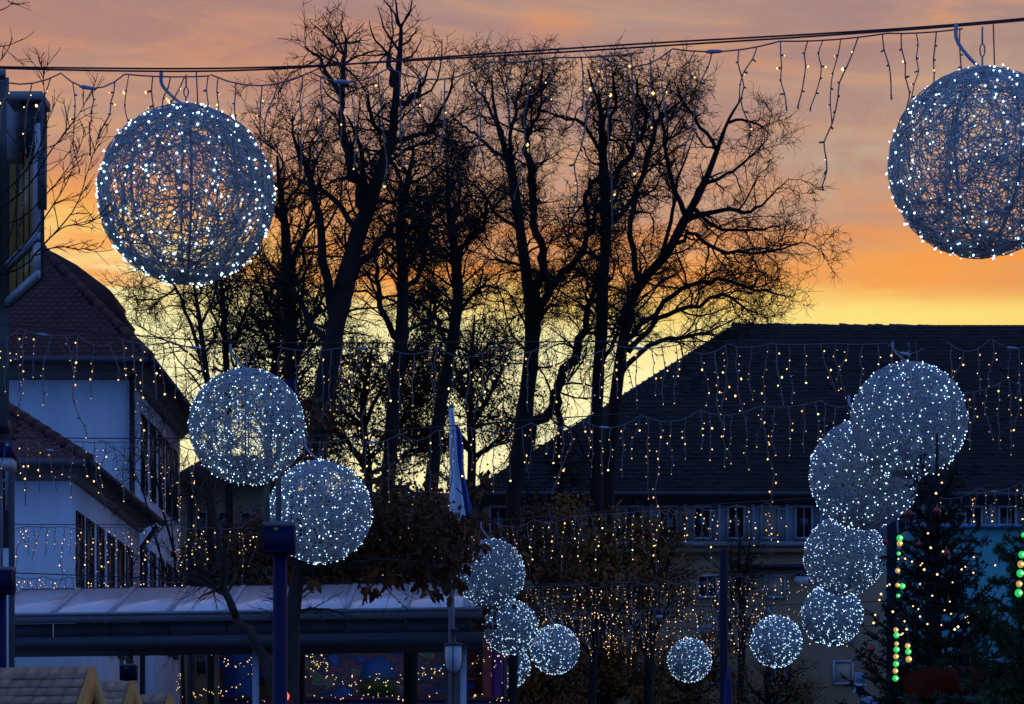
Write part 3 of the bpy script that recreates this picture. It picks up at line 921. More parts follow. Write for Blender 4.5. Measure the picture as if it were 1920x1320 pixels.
# ------------------------------------------------------------------ market huts, bottom left
def hut(pxr, py, d, xw, rot, label):
    """hut whose ridge runs nearly along X and ends at pixel pxr on the right"""
    x, _, z = P(pxr, py, d)
    t = thing('market_hut', label, 'market hut', (x, d, 0), 'wooden market huts')
    rz_ = z - 0.03
    half = 1.25
    pitch = math.radians(44)
    low = rz_ - half * math.tan(pitch)
    MB().box(-xw + 0.15, -0.2, -half + 0.15, half - 0.15, 0, low + 0.1).build('wall', M_wood, t, loc=(0, 0, 0))
    ga = MB()
    ga.add([(-0.2, -half + 0.2, low + 0.101), (-0.2, half - 0.2, low + 0.101), (-0.2, 0, rz_ - 0.2), (-0.24, -half + 0.2, low + 0.101), (-0.24, half - 0.2, low + 0.101), (-0.24, 0, rz_ - 0.2)],
           quads=[(0, 3, 5, 2), (1, 2, 5, 4), (0, 1, 4, 3)], tris=[(0, 2, 1), (3, 4, 5)])
    ga.build('gable_wall', mat('dark_boards', (0.06, 0.035, 0.02), None, 0.8), t, loc=(0, 0, 0))
    for s in (-1, 1):
        m = MB()
        m.hexa([(-xw, s * half, low - 0.03), (-0.05, s * half, low - 0.03), (-0.05, 0, rz_ - 0.035), (-xw, 0, rz_ - 0.035),
                (-xw, s * half, low), (-0.05, s * half, low), (-0.05, 0, rz_), (-xw, 0, rz_)] if s < 0 else
               [(-0.05, s * half, low - 0.03), (-xw, s * half, low - 0.03), (-xw, 0.002, rz_ - 0.035), (-0.05, 0.002, rz_ - 0.035),
                (-0.05, s * half, low), (-xw, s * half, low), (-xw, 0.002, rz_), (-0.05, 0.002, rz_)])
        m.build('roof_deck', M_wood, t, loc=(0, 0, 0))
        # barge board on the right end
        dz = 0.17
        b = MB()
        pts = []
        for (xx) in (-0.048, 0.0):
            pts.append([(xx, s * 0.003, rz_ + 0.05), (xx, s * half * 1.03, low + 0.02), (xx, s * half * 1.03, low - dz), (xx, s * 0.003, rz_ + 0.05 - dz * 1.4)])
        v = pts[0] + pts[1]
        b.add(v, quads=[(0, 1, 2, 3), (4, 7, 6, 5), (0, 4, 5, 1), (1, 5, 6, 2), (2, 6, 7, 3), (3, 7, 4, 0)])
        b.build('barge_board', M_wood, t, loc=(0, 0, 0))
    rng = random.Random(int(pxr))
    shs = []
    for w in (0.10, 0.13, 0.165):
        s = MB()
        s.hexa([(0, -0.005, 0), (w - 0.004, 0.004, 0), (w - 0.004, 0.16, 0), (0, 0.16, 0), (0, -0.005, 0.016), (w - 0.004, 0.004, 0.016), (w - 0.004, 0.16, 0.006), (0, 0.16, 0.006)])
        shs.append((w, s.mesh('shingle', M_shingle)))
    slope = half / math.cos(pitch)
    rows = 8
    exp = 0.105
    for r in range(rows):
        top = r * exp
        xx = -0.055
        while xx > -xw:
            w, me = rng.choice(shs)
            o = put('shingle', me, t)
            along = top + exp
            yy = -along * math.cos(pitch)
            zz = rz_ - along * math.sin(pitch)
            o.location = (xx - w, yy - 0.012, zz + 0.012)
            o.rotation_euler = (pitch - 0.06 + rng.uniform(-0.03, 0.05), rng.uniform(-0.02, 0.02), rng.uniform(-0.03, 0.03))
            xx -= w
    t.rotation_euler = (0, 0, rot)
    return t


hut(178, 1254, 22.0, 3.1, math.radians(-9), 'nearest wooden market hut with shingled roof at the lower left corner')
hut(254, 1280, 25.5, 2.2, math.radians(-9), 'middle wooden market hut with shingled roof and pointed gable board')
hut(323, 1304, 29.5, 2.0, math.radians(-9), 'farthest of the three shingled market huts, before the white wall')

# ------------------------------------------------------------------ tall banner flag
fl = thing('banner_flag', 'tall hanging white and blue banner flag among the bare trees', 'flag', (PX(846, 44.5), 44.7, 0))
fx = PX(846, 44.5)
MB().lathe([(0.07, 0), (0.05, 6), (0.035, PZ(762, 44.5)), (0.045, PZ(760, 44.5)), (0.0401, PZ(755, 44.5))], (fx, 44.7, 0), 8).build('pole', M_steel, fl)


def cloth(name, cols, material, seed):
    """hanging folded cloth; cols = (py, px left, px right)"""
    rng = np.random.default_rng(seed)
    rows = bez(np.array(cols, float), 26)
    n = 10
    v = []
    for i, (py, a, b) in enumerate(rows):
        for j in range(n):
            u = j / (n - 1)
            px = a + (b - a) * u
            dd = 44.5 + 0.07 * math.sin(u * 9 + seed + i * 0.09) * (0.4 + 0.6 * i / 25)
            p = P(px, py, 44.5)
            v.append((p[0], dd, p[2]))
    qd = [(i * n + j, (i + 1) * n + j, (i + 1) * n + j + 1, i * n + j + 1) for i in range(25) for j in range(n - 1)]
    m = MB().add(v, quads=qd)
    o = m.build(name, material, fl, smooth=True)
    so = o.modifiers.new('thickness', 'SOLIDIFY')
    so.thickness = 0.01


cloth('white_cloth', [(766, 840, 848), (800, 842, 853), (860, 842, 857), (920, 843, 866), (965, 843, 873), (1012, 844, 879)], mat('white_cloth', (0.80, 0.82, 0.86), (0.55, 0.6, 0.7), 0.85, 2.5), 1)
cloth('blue_cloth', [(800, 855, 862), (835, 856, 869), (880, 858, 870), (920, 867, 877), (950, 872, 884), (968, 874, 882)], mat('blue_cloth', (0.03, 0.09, 0.40), (0.02, 0.05, 0.26), 0.85, 2.5), 4)

# ------------------------------------------------------------------ stalls behind the spruce, bottom right
bs = thing('blue_stall', 'stall with flat blue tarpaulin wall behind the decorated spruce', 'stall', (PX(1850, 36), 37, 0))
MB().hexa([(PX(1705, 36), 36, 1.0), (PX(2100, 36), 36, 1.0), (PX(2100, 36), 38.5, 1.0), (PX(1705, 36), 38.5, 1.0),
           (PX(1705, 36), 36, PZ(990, 36)), (PX(2100, 36), 36, PZ(984, 36)), (PX(2100, 36), 38.5, PZ(984, 36)), (PX(1705, 36), 38.5, PZ(990, 36))]).build('tarpaulin', mat('blue_tarpaulin', (0.075, 0.30, 0.30), (0.06, 0.25, 0.26), 0.7, 0.6), bs)
MB().box(PX(1700, 36), PX(2105, 36), 35.93, 35.997, PZ(990, 36), PZ(983, 36)).build('top_rail', mat('pale_blue_rail', (0.14, 0.30, 0.46), None, 0.6), bs)
MB().box(PX(1705, 36), PX(2100, 36), 36.0, 38.5, 0, 0.998).build('base', M_dark, bs)
rd = thing('red_stall', 'stall with a dark red rounded awning at the lower right corner', 'stall', (PX(1850, 22), 23, 0))
aw = []
for k in range(9):
    a = math.pi * 0.5 * k / 8
    aw.append((22.0 + 0.9 - 0.9 * math.cos(a), PZ(1305, 22) + (PZ(1240, 22) - PZ(1305, 22)) * math.sin(a)))
v = []
for xx in (PX(1762, 22), PX(1820, 22), PX(1900, 22), PX(2200, 22)):
    v += [(xx, y, z) for y, z in aw] + [(xx, 24.0, aw[-1][1]), (xx, 24.0, aw[0][1])]
nn = 11
qd = [(i * nn + j, i * nn + (j + 1) % nn, (i + 1) * nn + (j + 1) % nn, (i + 1) * nn + j) for i in range(3) for j in range(nn)]
qd = [(a, d_, c_, b) for a, b, c_, d_ in qd]
MB().add(v, quads=qd, polys=[list(range(nn)), list(range(3 * nn, 4 * nn))[::-1]]).build('awning', mat('dark_red_awning', (0.055, 0.004, 0.002), (0.035, 0.003, 0.002), 0.9, 1.0, spec=0.03), rd)
MB().box(PX(1785, 22), PX(2190, 22), 22.95, 23.9, 0, aw[0][1] - 0.05).build('booth', M_dark, rd)
MB().box(PX(1760, 22), PX(2202, 22), 21.9, 21.995, aw[0][1] - 0.06, aw[0][1] - 0.003).build('front_beam', M_steel_dark, rd)
tt = thing('pale_tent', 'small pale blue domed tent with a white sign, left of the spruce', 'tent', (PX(1635, 40), 40.5, 0))
tx = PX(1640, 40)
prof = [(0.34, 0.0), (0.34, 2.95)] + [(0.34 * math.cos(a), 2.95 + 0.62 * math.sin(a)) for a in np.linspace(0.1, 1.5, 7)]
MB().lathe(prof, (tx, 40.5, 0), 18).build('dome', mat('pale_blue_cloth', (0.16, 0.26, 0.42), (0.11, 0.19, 0.33), 0.8, 2.0), tt, smooth=True)
s1 = MB().box(PX(1597, 40), PX(1619, 40), 39.7, 39.85, PZ(1303, 40), PZ(1283, 40)).build('white_sign', mat('white_sign', (0.55, 0.6, 0.66), None, 0.6), tt)
MB().box(PX(1600, 40), PX(1611, 40), 39.68, 39.699, PZ(1298, 40), PZ(1288, 40)).build('sign_print', M_blue_metal, s1)
MB().box(PX(1600, 40), PX(1617, 40), 39.72, 39.83, PZ(1282, 40), PZ(1262, 40)).build('blue_sign', mat('blue_sign', (0.12, 0.22, 0.42), (0.3, 0.4, 0.55), 0.6, 6.0), tt)
MB().box(PX(1606, 40), PX(1611, 40), 39.74, 39.81, 0, PZ(1303, 40) - 0.002).build('sign_pole', M_steel, tt)

# ------------------------------------------------------------------ trees
RNG = np.random.default_rng(11)


def unit(a):
    return a / (np.linalg.norm(a, axis=-1, keepdims=True) + 1e-12)


def sprout(Pp, Rp, N, tmin, tmax, ang, L, n, curl, up, rs, rmin, rng, rcap=1.0, tip=0.35, kink=0.0):
    """N child paths from parent paths Pp (B, m, 3)"""
    B, m, _ = Pp.shape
    seg = np.linalg.norm(np.diff(Pp, axis=1), axis=2).sum(axis=1)
    w = seg / seg.sum()
    pi = rng.choice(B, N, p=w)
    t = rng.uniform(tmin, tmax, N) * (m - 1)
    i = np.minimum(t.astype(int), m - 2)
    f = (t - i)[:, None]
    p0 = Pp[pi, i] * (1 - f) + Pp[pi, i + 1] * f
    r0 = Rp[pi, i] * (1 - f[:, 0]) + Rp[pi, i + 1] * f[:, 0]
    tg = unit(Pp[pi, i + 1] - Pp[pi, i])
    side = unit(np.cross(tg, unit(rng.normal(size=(N, 3)))))
    a = rng.normal(ang, 0.25, N)[:, None]
    d = unit(tg * np.cos(a) + side * np.sin(a))
    length = L * rng.uniform(0.45, 1.25, N) * (1.25 - 0.8 * t / (m - 1))
    step = length / (n - 1)
    out = np.zeros((N, n, 3))
    out[:, 0] = p0
    cv = unit(rng.normal(size=(N, 3)))
    for k in range(1, n):
        d = d + rng.normal(size=(N, 3)) * curl + cv * kink
        d[:, 2] += up
        d = unit(d)
        out[:, k] = out[:, k - 1] + d * step[:, None]
    ra = np.clip(r0 * rs, rmin, rcap)
    R = ra[:, None] * (1 - (1 - tip) * np.linspace(0, 1, n)[None])
    return out, np.maximum(R, rmin * 0.6)


SLIM = 0.78


def limb_path(pts, d, rng, depth, n=None):
    n = n or max(7, len(pts) * 3)
    a = np.array([(x, y, r) for x, y, r in pts], float)
    s = bez(a, n)
    dd = np.full(n, d)
    k = np.linspace(0, 1, n)
    dd = d + depth * k ** 1.3
    return np.array([P(x, y, e) for (x, y, _), e in zip(s, dd)]), np.array([max(r * SLIM * (1.0 if j < 0.6 * n else 1.0 - 0.55 * (j - 0.6 * n) / (0.4 * n)), 0.7) * e / F for j, ((_, _, r), e) in enumerate(zip(s, dd))])


def tree(name, label, d, trunk, limbs, twigs, seed, bark=M_bark, spread=2.5, leaf=None, leaf_n=0, leaf_size=0.11, group='trees on the square', ground=True, kinks=0.0, up=0.04, leafz=None, leafx=None, leaflow=None, thin=0.0, trunk_top=0.86):
    rng = np.random.default_rng(seed)
    pt, rt = limb_path(trunk, d, rng, 0.0)
    t = thing(name, label, 'tree', (pt[0][0], d, 0), group)
    if ground and pt[0][2] > 0:
        base = np.array([[pt[0][0], d, -0.05], [pt[0][0], d, pt[0][2] * 0.1], [pt[0][0], d, pt[0][2] * 0.5]])
        pt = np.vstack([base, pt])
        rt = np.concatenate([[rt[0] * 1.7, rt[0] * 1.25, rt[0] * 1.08], rt])
    wob = rng.normal(size=(len(rt),)) * 0.05 + 1
    MB().tube(pt, rt * wob, 10).build('trunk', bark, t, smooth=True)
    allp, allr = [], []

    def resamp(p, r, n=14):
        u = np.linspace(0, len(p) - 1, n)
        i = np.minimum(u.astype(int), len(p) - 2)
        f = u - i
        return p[i] * (1 - f)[:, None] + p[i + 1] * f[:, None], r[i] * (1 - f) + r[i + 1] * f
    k0 = 3 if ground else 0
    k1 = k0 + max(3, int((len(pt) - k0) * trunk_top))
    p_, r_ = resamp(pt[k0:k1], rt[k0:k1])
    allp.append(p_)
    allr.append(r_)
    for lm in limbs:
        p, r = limb_path(lm, d, rng, rng.uniform(-spread, spread))
        if len(p) > 5:
            j = rng.normal(size=p.shape) * (r[:, None] * 0.55)
            j[0] = 0
            p = p + j
        MB().tube(p, r, 7).build('limb', bark, t, smooth=True)
        if lm[0][2] < thin:
            continue
        p_, r_ = resamp(p, r)
        allp.append(p_)
        allr.append(r_)
    lev = [(np.array(allp), np.array(allr))]
    m = MB()
    for li, tw in enumerate(twigs):
        src = lev[-1] if len(lev) == 1 else lev[-1]
        o, R = sprout(src[0], src[1], tw['n'], tw.get('t0', 0.25), 1.0, tw.get('ang', 0.9), tw['L'], tw.get('k', 7), tw.get('curl', 0.18), tw.get('up', up), tw.get('rs', 0.5), tw['rmin'], rng, tw.get('rcap', 1.0), kink=kinks)
        m.tubes(o, R, 4 if li == 0 else 3)
        lev.append((o, R))
    m.build('twigs', bark, t, kind='stuff')
    if leaf is not None and leaf_n:
        ends = lev[-1][0]
        if leafz is not None:
            ok = ends[:, -1, 2] < leafz
            if ok.sum() > 5:
                ends = ends[ok]
        if leafx is not None:
            ends = ends[ends[:, -1, 0] > leafx]
        pi = rng.integers(0, len(ends), leaf_n)
        ki = rng.integers(1, ends.shape[1], leaf_n)
        c = ends[pi, ki] + rng.normal(size=(leaf_n, 3)) * 0.07
        if leaflow is not None:
            c = c[c[:, 2] > leaflow]
            leaf_n = len(c)
        a = unit(rng.normal(size=(leaf_n, 3)) + np.array([0, 0, -0.9]))
        b = unit(np.cross(a, rng.normal(size=(leaf_n, 3))))
        nn_ = np.cross(a, b)
        s = leaf_size * rng.uniform(0.6, 1.3, (leaf_n, 1))
        tip_ = c + a * s
        v = np.stack([c, c + a * s * 0.5 + b * s * 0.36 + nn_ * s * 0.13, tip_, c + a * s * 0.5 - b * s * 0.36 + nn_ * s * 0.13], axis=1)
        idx = np.arange(leaf_n)[:, None] * 4
        tr = np.concatenate([idx + np.array([[0, 1, 2]]), idx + np.array([[0, 2, 3]])])
        MB().add(v.reshape(-1, 3), tris=tr).build('leaves', leaf, t, kind='stuff')
    return t, lev


def L3(pts, r0, r1):
    n = len(pts)
    return [(x, y, r0 + (r1 - r0) * i / (n - 1)) for i, (x, y) in enumerate(pts)]


TW = lambda a, b, c, La, Lb, Lc, rm, **k: [dict(n=a, L=La * 1.45, rmin=rm * 1.6, rcap=0.038, rs=0.5, k=7, **k), dict(n=b, L=Lb, rmin=rm * 1.1, rcap=0.02, rs=0.55, k=6, **k), dict(n=c, L=Lc, rmin=rm, rcap=0.013, rs=0.7, k=5, **k)]

# pollarded tree with the tallest crown
tree('pollarded_tree', 'tallest bare pollarded tree, its knobbly top reaching the upper edge', 66,
     [(585, 1100, 27), (590, 900, 27), (608, 740, 25), (630, 610, 24), (645, 540, 23), (668, 450, 20), (692, 385, 18), (716, 310, 14), (735, 255, 12), (741, 190, 11), (748, 120, 10), (752, 62, 8), (750, 45, 8)],
     [L3([(690, 400), (668, 340), (652, 285), (641, 230), (640, 180)], 14, 9), L3([(640, 180), (645, 130), (649, 72)], 8, 5),
      L3([(640, 180), (618, 140), (597, 108), (570, 87)], 7, 2.5), L3([(692, 385), (684, 330), (672, 265), (650, 216)], 8, 4),
      L3([(732, 268), (770, 258), (796, 248), (815, 228), (840, 180), (852, 130)], 7, 3), L3([(738, 200), (765, 190), (790, 160), (800, 140)], 8, 4),
      L3([(736, 250), (700, 235), (690, 180)], 7, 4), L3([(736, 160), (730, 115), (722, 96)], 7, 6), L3([(726, 100), (700, 70), (692, 40)], 3, 1.5),
      L3([(750, 50), (735, 20), (716, -5)], 3, 1.5), L3([(750, 48), (742, 10), (740, -30)], 3, 1.5), L3([(752, 52), (770, 18), (773, -12)], 3, 1.5), L3([(752, 55), (762, 30), (780, 10)], 2.5, 1.2),
      L3([(748, 95), (725, 62), (708, 14)], 3.5, 1.5), L3([(752, 85), (772, 70), (783, 50)], 3, 1.5), L3([(754, 112), (776, 102), (790, 70)], 3, 1.5),
      L3([(648, 76), (641, 50), (641, 24)], 2.2, 1.2), L3([(649, 80), (628, 82), (610, 68), (604, 50)], 2.5, 1.2), L3([(649, 78), (668, 80), (682, 68)], 2.5, 1.2),
      L3([(792, 160), (806, 120), (826, 86)], 2.4, 1.2), L3([(640, 130), (668, 95), (676, 70)], 2, 1.2),
      L3([(668, 430), (620, 372), (585, 348), (548, 330)], 8, 4), L3([(630, 600), (605, 480), (592, 385), (575, 320), (555, 275), (548, 215)], 13, 4),
      L3([(700, 380), (740, 375), (790, 370), (830, 378)], 6, 3), L3([(645, 540), (700, 470), (735, 425), (760, 400), (800, 420), (840, 430)], 10, 3),
      L3([(716, 318), (745, 290), (800, 265), (830, 250)], 5, 2), L3([(620, 660), (560, 560), (530, 520), (500, 490)], 9, 3)],
     TW(170, 1300, 4600, 1.3, 0.85, 0.5, 0.0085, curl=0.22), 21, kinks=0.07, thin=4.5, trunk_top=0.72)
tree('bare_tree', 'slim dark bare tree standing left of the tall pollarded one', 71,
     [(545, 1050, 18), (548, 800, 17), (545, 640, 16), (540, 540, 14), (535, 430, 12), (524, 350, 9), (520, 292, 6)],
     [L3([(540, 560), (560, 470), (575, 420), (600, 345)], 8, 3), L3([(535, 420), (505, 380), (490, 330)], 6, 2), L3([(545, 640), (500, 560), (470, 500)], 7, 2),
      L3([(523, 340), (530, 300), (500, 270), (478, 255)], 3, 1.5), L3([(545, 700), (590, 600), (610, 540)], 7, 3), L3([(530, 390), (560, 350), (575, 315), (560, 270)], 5, 2)],
     TW(110, 900, 3600, 1.5, 0.9, 0.5, 0.0086, curl=0.24), 22, kinks=0.08)
tree('bare_tree', 'upright bare tree close behind the trunk of the tall pollarded one', 73,
     [(720, 1060, 18), (735, 800, 17), (752, 640, 16), (755, 520, 13), (750, 420, 11), (765, 335, 8), (774, 290, 6), (772, 255, 4)],
     [L3([(755, 560), (790, 500), (800, 440), (806, 380)], 8, 3), L3([(752, 640), (715, 560), (705, 500), (700, 440)], 9, 3), L3([(760, 360), (740, 310), (700, 300)], 5, 2),
      L3([(755, 500), (720, 470), (690, 480)], 5, 2), L3([(752, 620), (800, 600), (830, 560)], 6, 2), L3([(765, 350), (800, 330), (850, 290)], 5, 2)],
     TW(110, 950, 3800, 1.5, 0.95, 0.55, 0.0086, curl=0.26), 23, kinks=0.09)
tree('bare_tree', 'forked bare tree between the pollarded tree and the pair of thick trunks', 75,
     [(805, 960, 17), (820, 800, 16), (846, 650, 14), (858, 560, 13), (854, 490, 12), (846, 430, 9), (840, 370, 7), (838, 310, 5), (834, 280, 3)],
     [L3([(855, 490), (880, 450), (905, 425), (918, 370), (945, 345)], 8, 3), L3([(858, 590), (885, 555), (912, 535), (950, 545)], 6, 2), L3([(850, 640), (810, 590), (780, 560)], 7, 2),
      L3([(854, 500), (800, 460), (770, 430)], 6, 2), L3([(846, 430), (862, 370), (858, 320)], 5, 2), L3([(830, 740), (880, 690), (930, 660)], 7, 2)],
     TW(110, 1000, 4600, 1.5, 1.0, 0.6, 0.0086, curl=0.30), 24, kinks=0.11)
tree('bare_tree', 'bare tree with two straight thick stems forking low, left of centre right', 78,
     [(962, 925, 20), (975, 840, 20), (985, 760, 19), (995, 680, 18), (998, 600, 17), (988, 520, 14), (975, 430, 12), (962, 340, 12), (950, 290, 10), (935, 240, 8), (925, 190, 6), (922, 140, 3)],
     [L3([(998, 590), (1010, 510), (1013, 460), (1005, 410), (996, 370), (990, 310), (985, 265), (1000, 235), (1015, 200), (1015, 150), (1020, 115)], 12, 3),
      L3([(1000, 660), (1020, 570), (1050, 510), (1085, 480), (1110, 430), (1118, 380)], 11, 6), L3([(1000, 640), (1012, 580), (1040, 525), (1060, 520)], 8, 5),
      L3([(962, 330), (962, 240), (972, 180), (990, 125)], 6, 2), L3([(955, 310), (905, 262), (870, 238), (845, 215)], 5, 2),
      L3([(975, 430), (930, 400), (895, 350), (850, 340)], 5, 2), L3([(940, 250), (905, 180), (880, 150)], 4, 2), L3([(990, 500), (940, 490), (900, 480)], 4, 2)],
     TW(150, 1500, 6600, 1.6, 1.05, 0.65, 0.0086, curl=0.34), 25, kinks=0.12)
tree('bare_tree', 'bare tree with one straight upright trunk in the middle of the twisted crowns', 79.5,
     [(1118, 900, 15), (1119, 785, 14), (1122, 700, 14), (1128, 620, 14), (1130, 540, 14), (1135, 460, 13), (1135, 380, 12), (1132, 320, 12), (1130, 260, 10), (1125, 200, 8), (1112, 165, 6), (1102, 130, 4)],
     [L3([(985, 850), (1010, 790), (1045, 730), (1072, 680), (1092, 630), (1108, 565), (1125, 500)], 14, 9), L3([(1135, 380), (1160, 320), (1190, 270), (1212, 225), (1200, 180), (1190, 140)], 9, 3),
      L3([(1133, 280), (1150, 210), (1150, 150), (1158, 118)], 6, 2), L3([(1130, 300), (1095, 232), (1050, 220), (1018, 205)], 5, 2), L3([(1128, 330), (1102, 350), (1100, 400), (1108, 440)], 7, 5),
      L3([(1135, 430), (1180, 380), (1205, 330), (1228, 260)], 7, 3), L3([(1122, 690), (1150, 640), (1165, 600)], 6, 4), L3([(1045, 740), (1052, 800), (1048, 860), (1050, 960)], 8, 10)],
     TW(150, 1500, 6600, 1.6, 1.05, 0.6, 0.0086, curl=0.34), 26, kinks=0.12)
tree('bare_tree', 'bare tree leaning right with long branches arching over the large roof', 82,
     [(1140, 900, 16), (1150, 785, 15), (1160, 700, 15), (1172, 620, 14), (1185, 560, 13), (1215, 515, 12), (1250, 475, 11), (1285, 410, 11), (1320, 345, 10), (1345, 280, 8), (1366, 225, 6), (1392, 182, 4)],
     [L3([(1285, 415), (1330, 400), (1380, 394), (1412, 396), (1442, 370), (1480, 336)], 7, 2), L3([(1185, 630), (1250, 565), (1310, 530), (1360, 525), (1400, 540), (1440, 545), (1490, 560)], 7, 2),
      L3([(1178, 660), (1240, 595), (1310, 572), (1360, 552), (1405, 582), (1440, 592)], 7, 2), L3([(1165, 700), (1225, 645), (1290, 630), (1335, 620), (1375, 598)], 7, 2),
      L3([(1252, 475), (1295, 440), (1340, 468), (1400, 476), (1455, 468), (1510, 456), (1552, 482)], 6, 1.5), L3([(1285, 405), (1258, 330), (1250, 280), (1240, 225), (1222, 150)], 7, 3),
      L3([(1200, 530), (1182, 430), (1202, 330), (1228, 245), (1258, 205), (1295, 178)], 8, 3), L3([(1345, 285), (1310, 230), (1280, 190), (1250, 160)], 5, 2), L3([(1320, 345), (1360, 330), (1400, 300), (1440, 260)], 5, 2),
      L3([(1366, 230), (1395, 225), (1425, 235), (1445, 255)], 4, 1.5), L3([(1240, 490), (1262, 400), (1275, 330), (1302, 250)], 6, 2), L3([(1300, 390), (1350, 430), (1420, 430), (1470, 420)], 5, 2)],
     TW(190, 1800, 8000, 1.6, 1.05, 0.6, 0.0086, curl=0.34), 27, kinks=0.12)
tree('bare_tree', 'slender bare tree rising beside the steep roof of the tall house', 84,
     [(395, 1000, 8), (392, 760, 7), (378, 630, 6), (368, 560, 5), (360, 520, 4)],
     [L3([(388, 720), (350, 590), (330, 540), (300, 512), (262, 500)], 5, 1.5), L3([(376, 610), (400, 560), (410, 510)], 4, 1.5), L3([(330, 540), (300, 560), (250, 560)], 3, 1.2), L3([(385, 690), (340, 650), (290, 630), (250, 600)], 3, 1.2)],
     TW(70, 520, 1500, 1.4, 0.8, 0.5, 0.0086, curl=0.18), 28, kinks=0.05)
tree('bare_tree', 'slender upright bare tree left of the dense thicket', 86,
     [(430, 1000, 9), (428, 800, 8), (424, 680, 8), (420, 600, 7), (416, 540, 5), (412, 490, 3)],
     [L3([(424, 680), (450, 610), (470, 560), (480, 520)], 5, 2), L3([(422, 640), (400, 590), (385, 540)], 4, 1.5), L3([(426, 740), (470, 680), (500, 600)], 5, 2), L3([(428, 760), (380, 700), (340, 690)], 4, 1.5)],
     TW(70, 600, 2200, 1.4, 0.85, 0.5, 0.0086, curl=0.2), 29, kinks=0.06)
tree('bare_tree', 'dense bare tree behind the middle light balls with a few dry leaves', 90,
     [(500, 1000, 10), (505, 800, 9), (515, 680, 8), (522, 600, 7), (520, 520, 5)],
     [L3([(505, 800), (450, 720), (430, 650)], 6, 2), L3([(510, 720), (560, 650), (590, 600)], 6, 2), L3([(505, 780), (600, 740), (660, 720)], 6, 2), L3([(515, 660), (480, 600), (465, 560)], 5, 2)],
     TW(90, 800, 3600, 1.6, 1.0, 0.6, 0.0095, curl=0.26), 30, leaf=M_leaf, leaf_n=4600, kinks=0.08)
tree('bare_tree', 'dense twiggy tree behind the banner flag with a few dry leaves', 92,
     [(880, 1000, 11), (885, 850, 10), (880, 740, 9), (885, 660, 7), (890, 590, 4)],
     [L3([(885, 850), (830, 760), (790, 700)], 7, 2), L3([(884, 800), (930, 720), (960, 650)], 7, 2), L3([(882, 760), (850, 680), (830, 620)], 6, 2), L3([(885, 860), (940, 820), (970, 780)], 6, 2), L3([(884, 840), (800, 810), (740, 800)], 6, 2)],
     TW(110, 900, 4300, 1.7, 1.05, 0.65, 0.0095, curl=0.28), 31, leaf=M_leaf, leaf_n=6500, kinks=0.09)
tree('bare_tree', 'dense twiggy tree behind the pollarded trunk, low in the crown gap', 91,
     [(690, 1000, 11), (690, 880, 10), (680, 780, 9), (690, 700, 6), (700, 640, 4)],
     [L3([(690, 880), (640, 820), (600, 760)], 7, 2), L3([(690, 860), (750, 790), (790, 750)], 7, 2), L3([(684, 800), (720, 720), (760, 690)], 6, 2), L3([(690, 900), (620, 880), (580, 850)], 6, 2), L3([(690, 890), (770, 850), (820, 840)], 6, 2)],
     TW(110, 900, 4200, 1.7, 1.05, 0.65, 0.0095, curl=0.28), 32, leaf=M_leaf, leaf_n=8500, kinks=0.09)

# leafy autumn trees lower down
t0, lev0 = tree('autumn_tree', 'near tree with hanging brown leaves beside the blue lamp post', 38,
     [(545, 1330, 22), (545, 1250, 22), (549, 1150, 19), (560, 1070, 15), (572, 985, 11), (580, 910, 8), (578, 850, 5)],
     [L3([(530, 1330), (500, 1250), (466, 1192), (441, 1150), (426, 1110), (416, 1050), (406, 990), (400, 930), (408, 880)], 14, 4),
      L3([(556, 1090), (620, 1010), (700, 985), (780, 1000), (850, 1035)], 9, 3), L3([(572, 985), (630, 930), (700, 900), (770, 920), (840, 960)], 7, 3), L3([(410, 1000), (380, 930), (350, 900)], 4, 2),
      L3([(560, 1070), (640, 1060), (700, 1050), (760, 1050), (820, 1060)], 6, 2), L3([(578, 900), (540, 850), (500, 830)], 5, 2), L3([(560, 1060), (520, 990), (490, 960)], 5, 2)],
     [dict(n=80, L=1.0, rmin=0.01, rcap=0.03, k=7, up=-0.02, curl=0.2), dict(n=420, L=0.55, rmin=0.006, rcap=0.012, k=6, up=-0.03, curl=0.2), dict(n=1200, L=0.3, rmin=0.004, rcap=0.008, k=5, up=-0.05, curl=0.2)], 40,
     bark=M_bark2, spread=1.2, leaf=M_leaf, leaf_n=4200, leaf_size=0.10, leafx=PX(520, 38), leaflow=PZ(1088, 38))
# the largest hanging leaves, each on its own
lm = MB()
pts = [(0, 0, 0), (0.035, -0.02, 0.004), (0.05, -0.06, 0.012), (0.03, -0.075, 0.006), (0.034, -0.11, 0.012), (0, -0.165, -0.01), (-0.034, -0.11, 0.012), (-0.03, -0.075, 0.006), (-0.05, -0.06, 0.012), (-0.035, -0.02, 0.004)]
lm.add([(x, z, y) for x, y, z in pts] + [(0, -0.012, -0.07)], tris=[(i, (i + 1) % 10, 10) for i in range(10)])
leaf_me = lm.mesh('leaf', M_leaf)
lr = random.Random(8)
o0 = Vec0(t0)
clusters = [(683, 1098, 14, 10), (730, 1080, 30, 14), (790, 1085, 34, 24), (830, 1095, 30, 26), (853, 1060, 16, 14), (878, 1030, 14, 12), (895, 1020, 10, 6), (700, 1060, 24, 14), (706, 1108, 3, 2), (586, 1090, 12, 9), (862, 1090, 10, 8), (840, 1000, 30, 16), (880, 985, 18, 10)]
for (cx, cyy, sp, n) in clusters:
    for _ in range(n):
        p = P(cx + lr.gauss(0, sp * 0.55), cyy + lr.gauss(0, sp * 0.42), 38 + lr.uniform(-0.9, 0.2))
        o = put('leaf', leaf_me, t0)
        o.location = tuple(p - o0)
        o.rotation_euler = (lr.uniform(-0.7, 0.7), lr.uniform(-0.8, 0.8), lr.uniform(0, 6.28))
        s = lr.uniform(0.8, 1.4)
        o.scale = (s, s, s)
hb_ = MB()
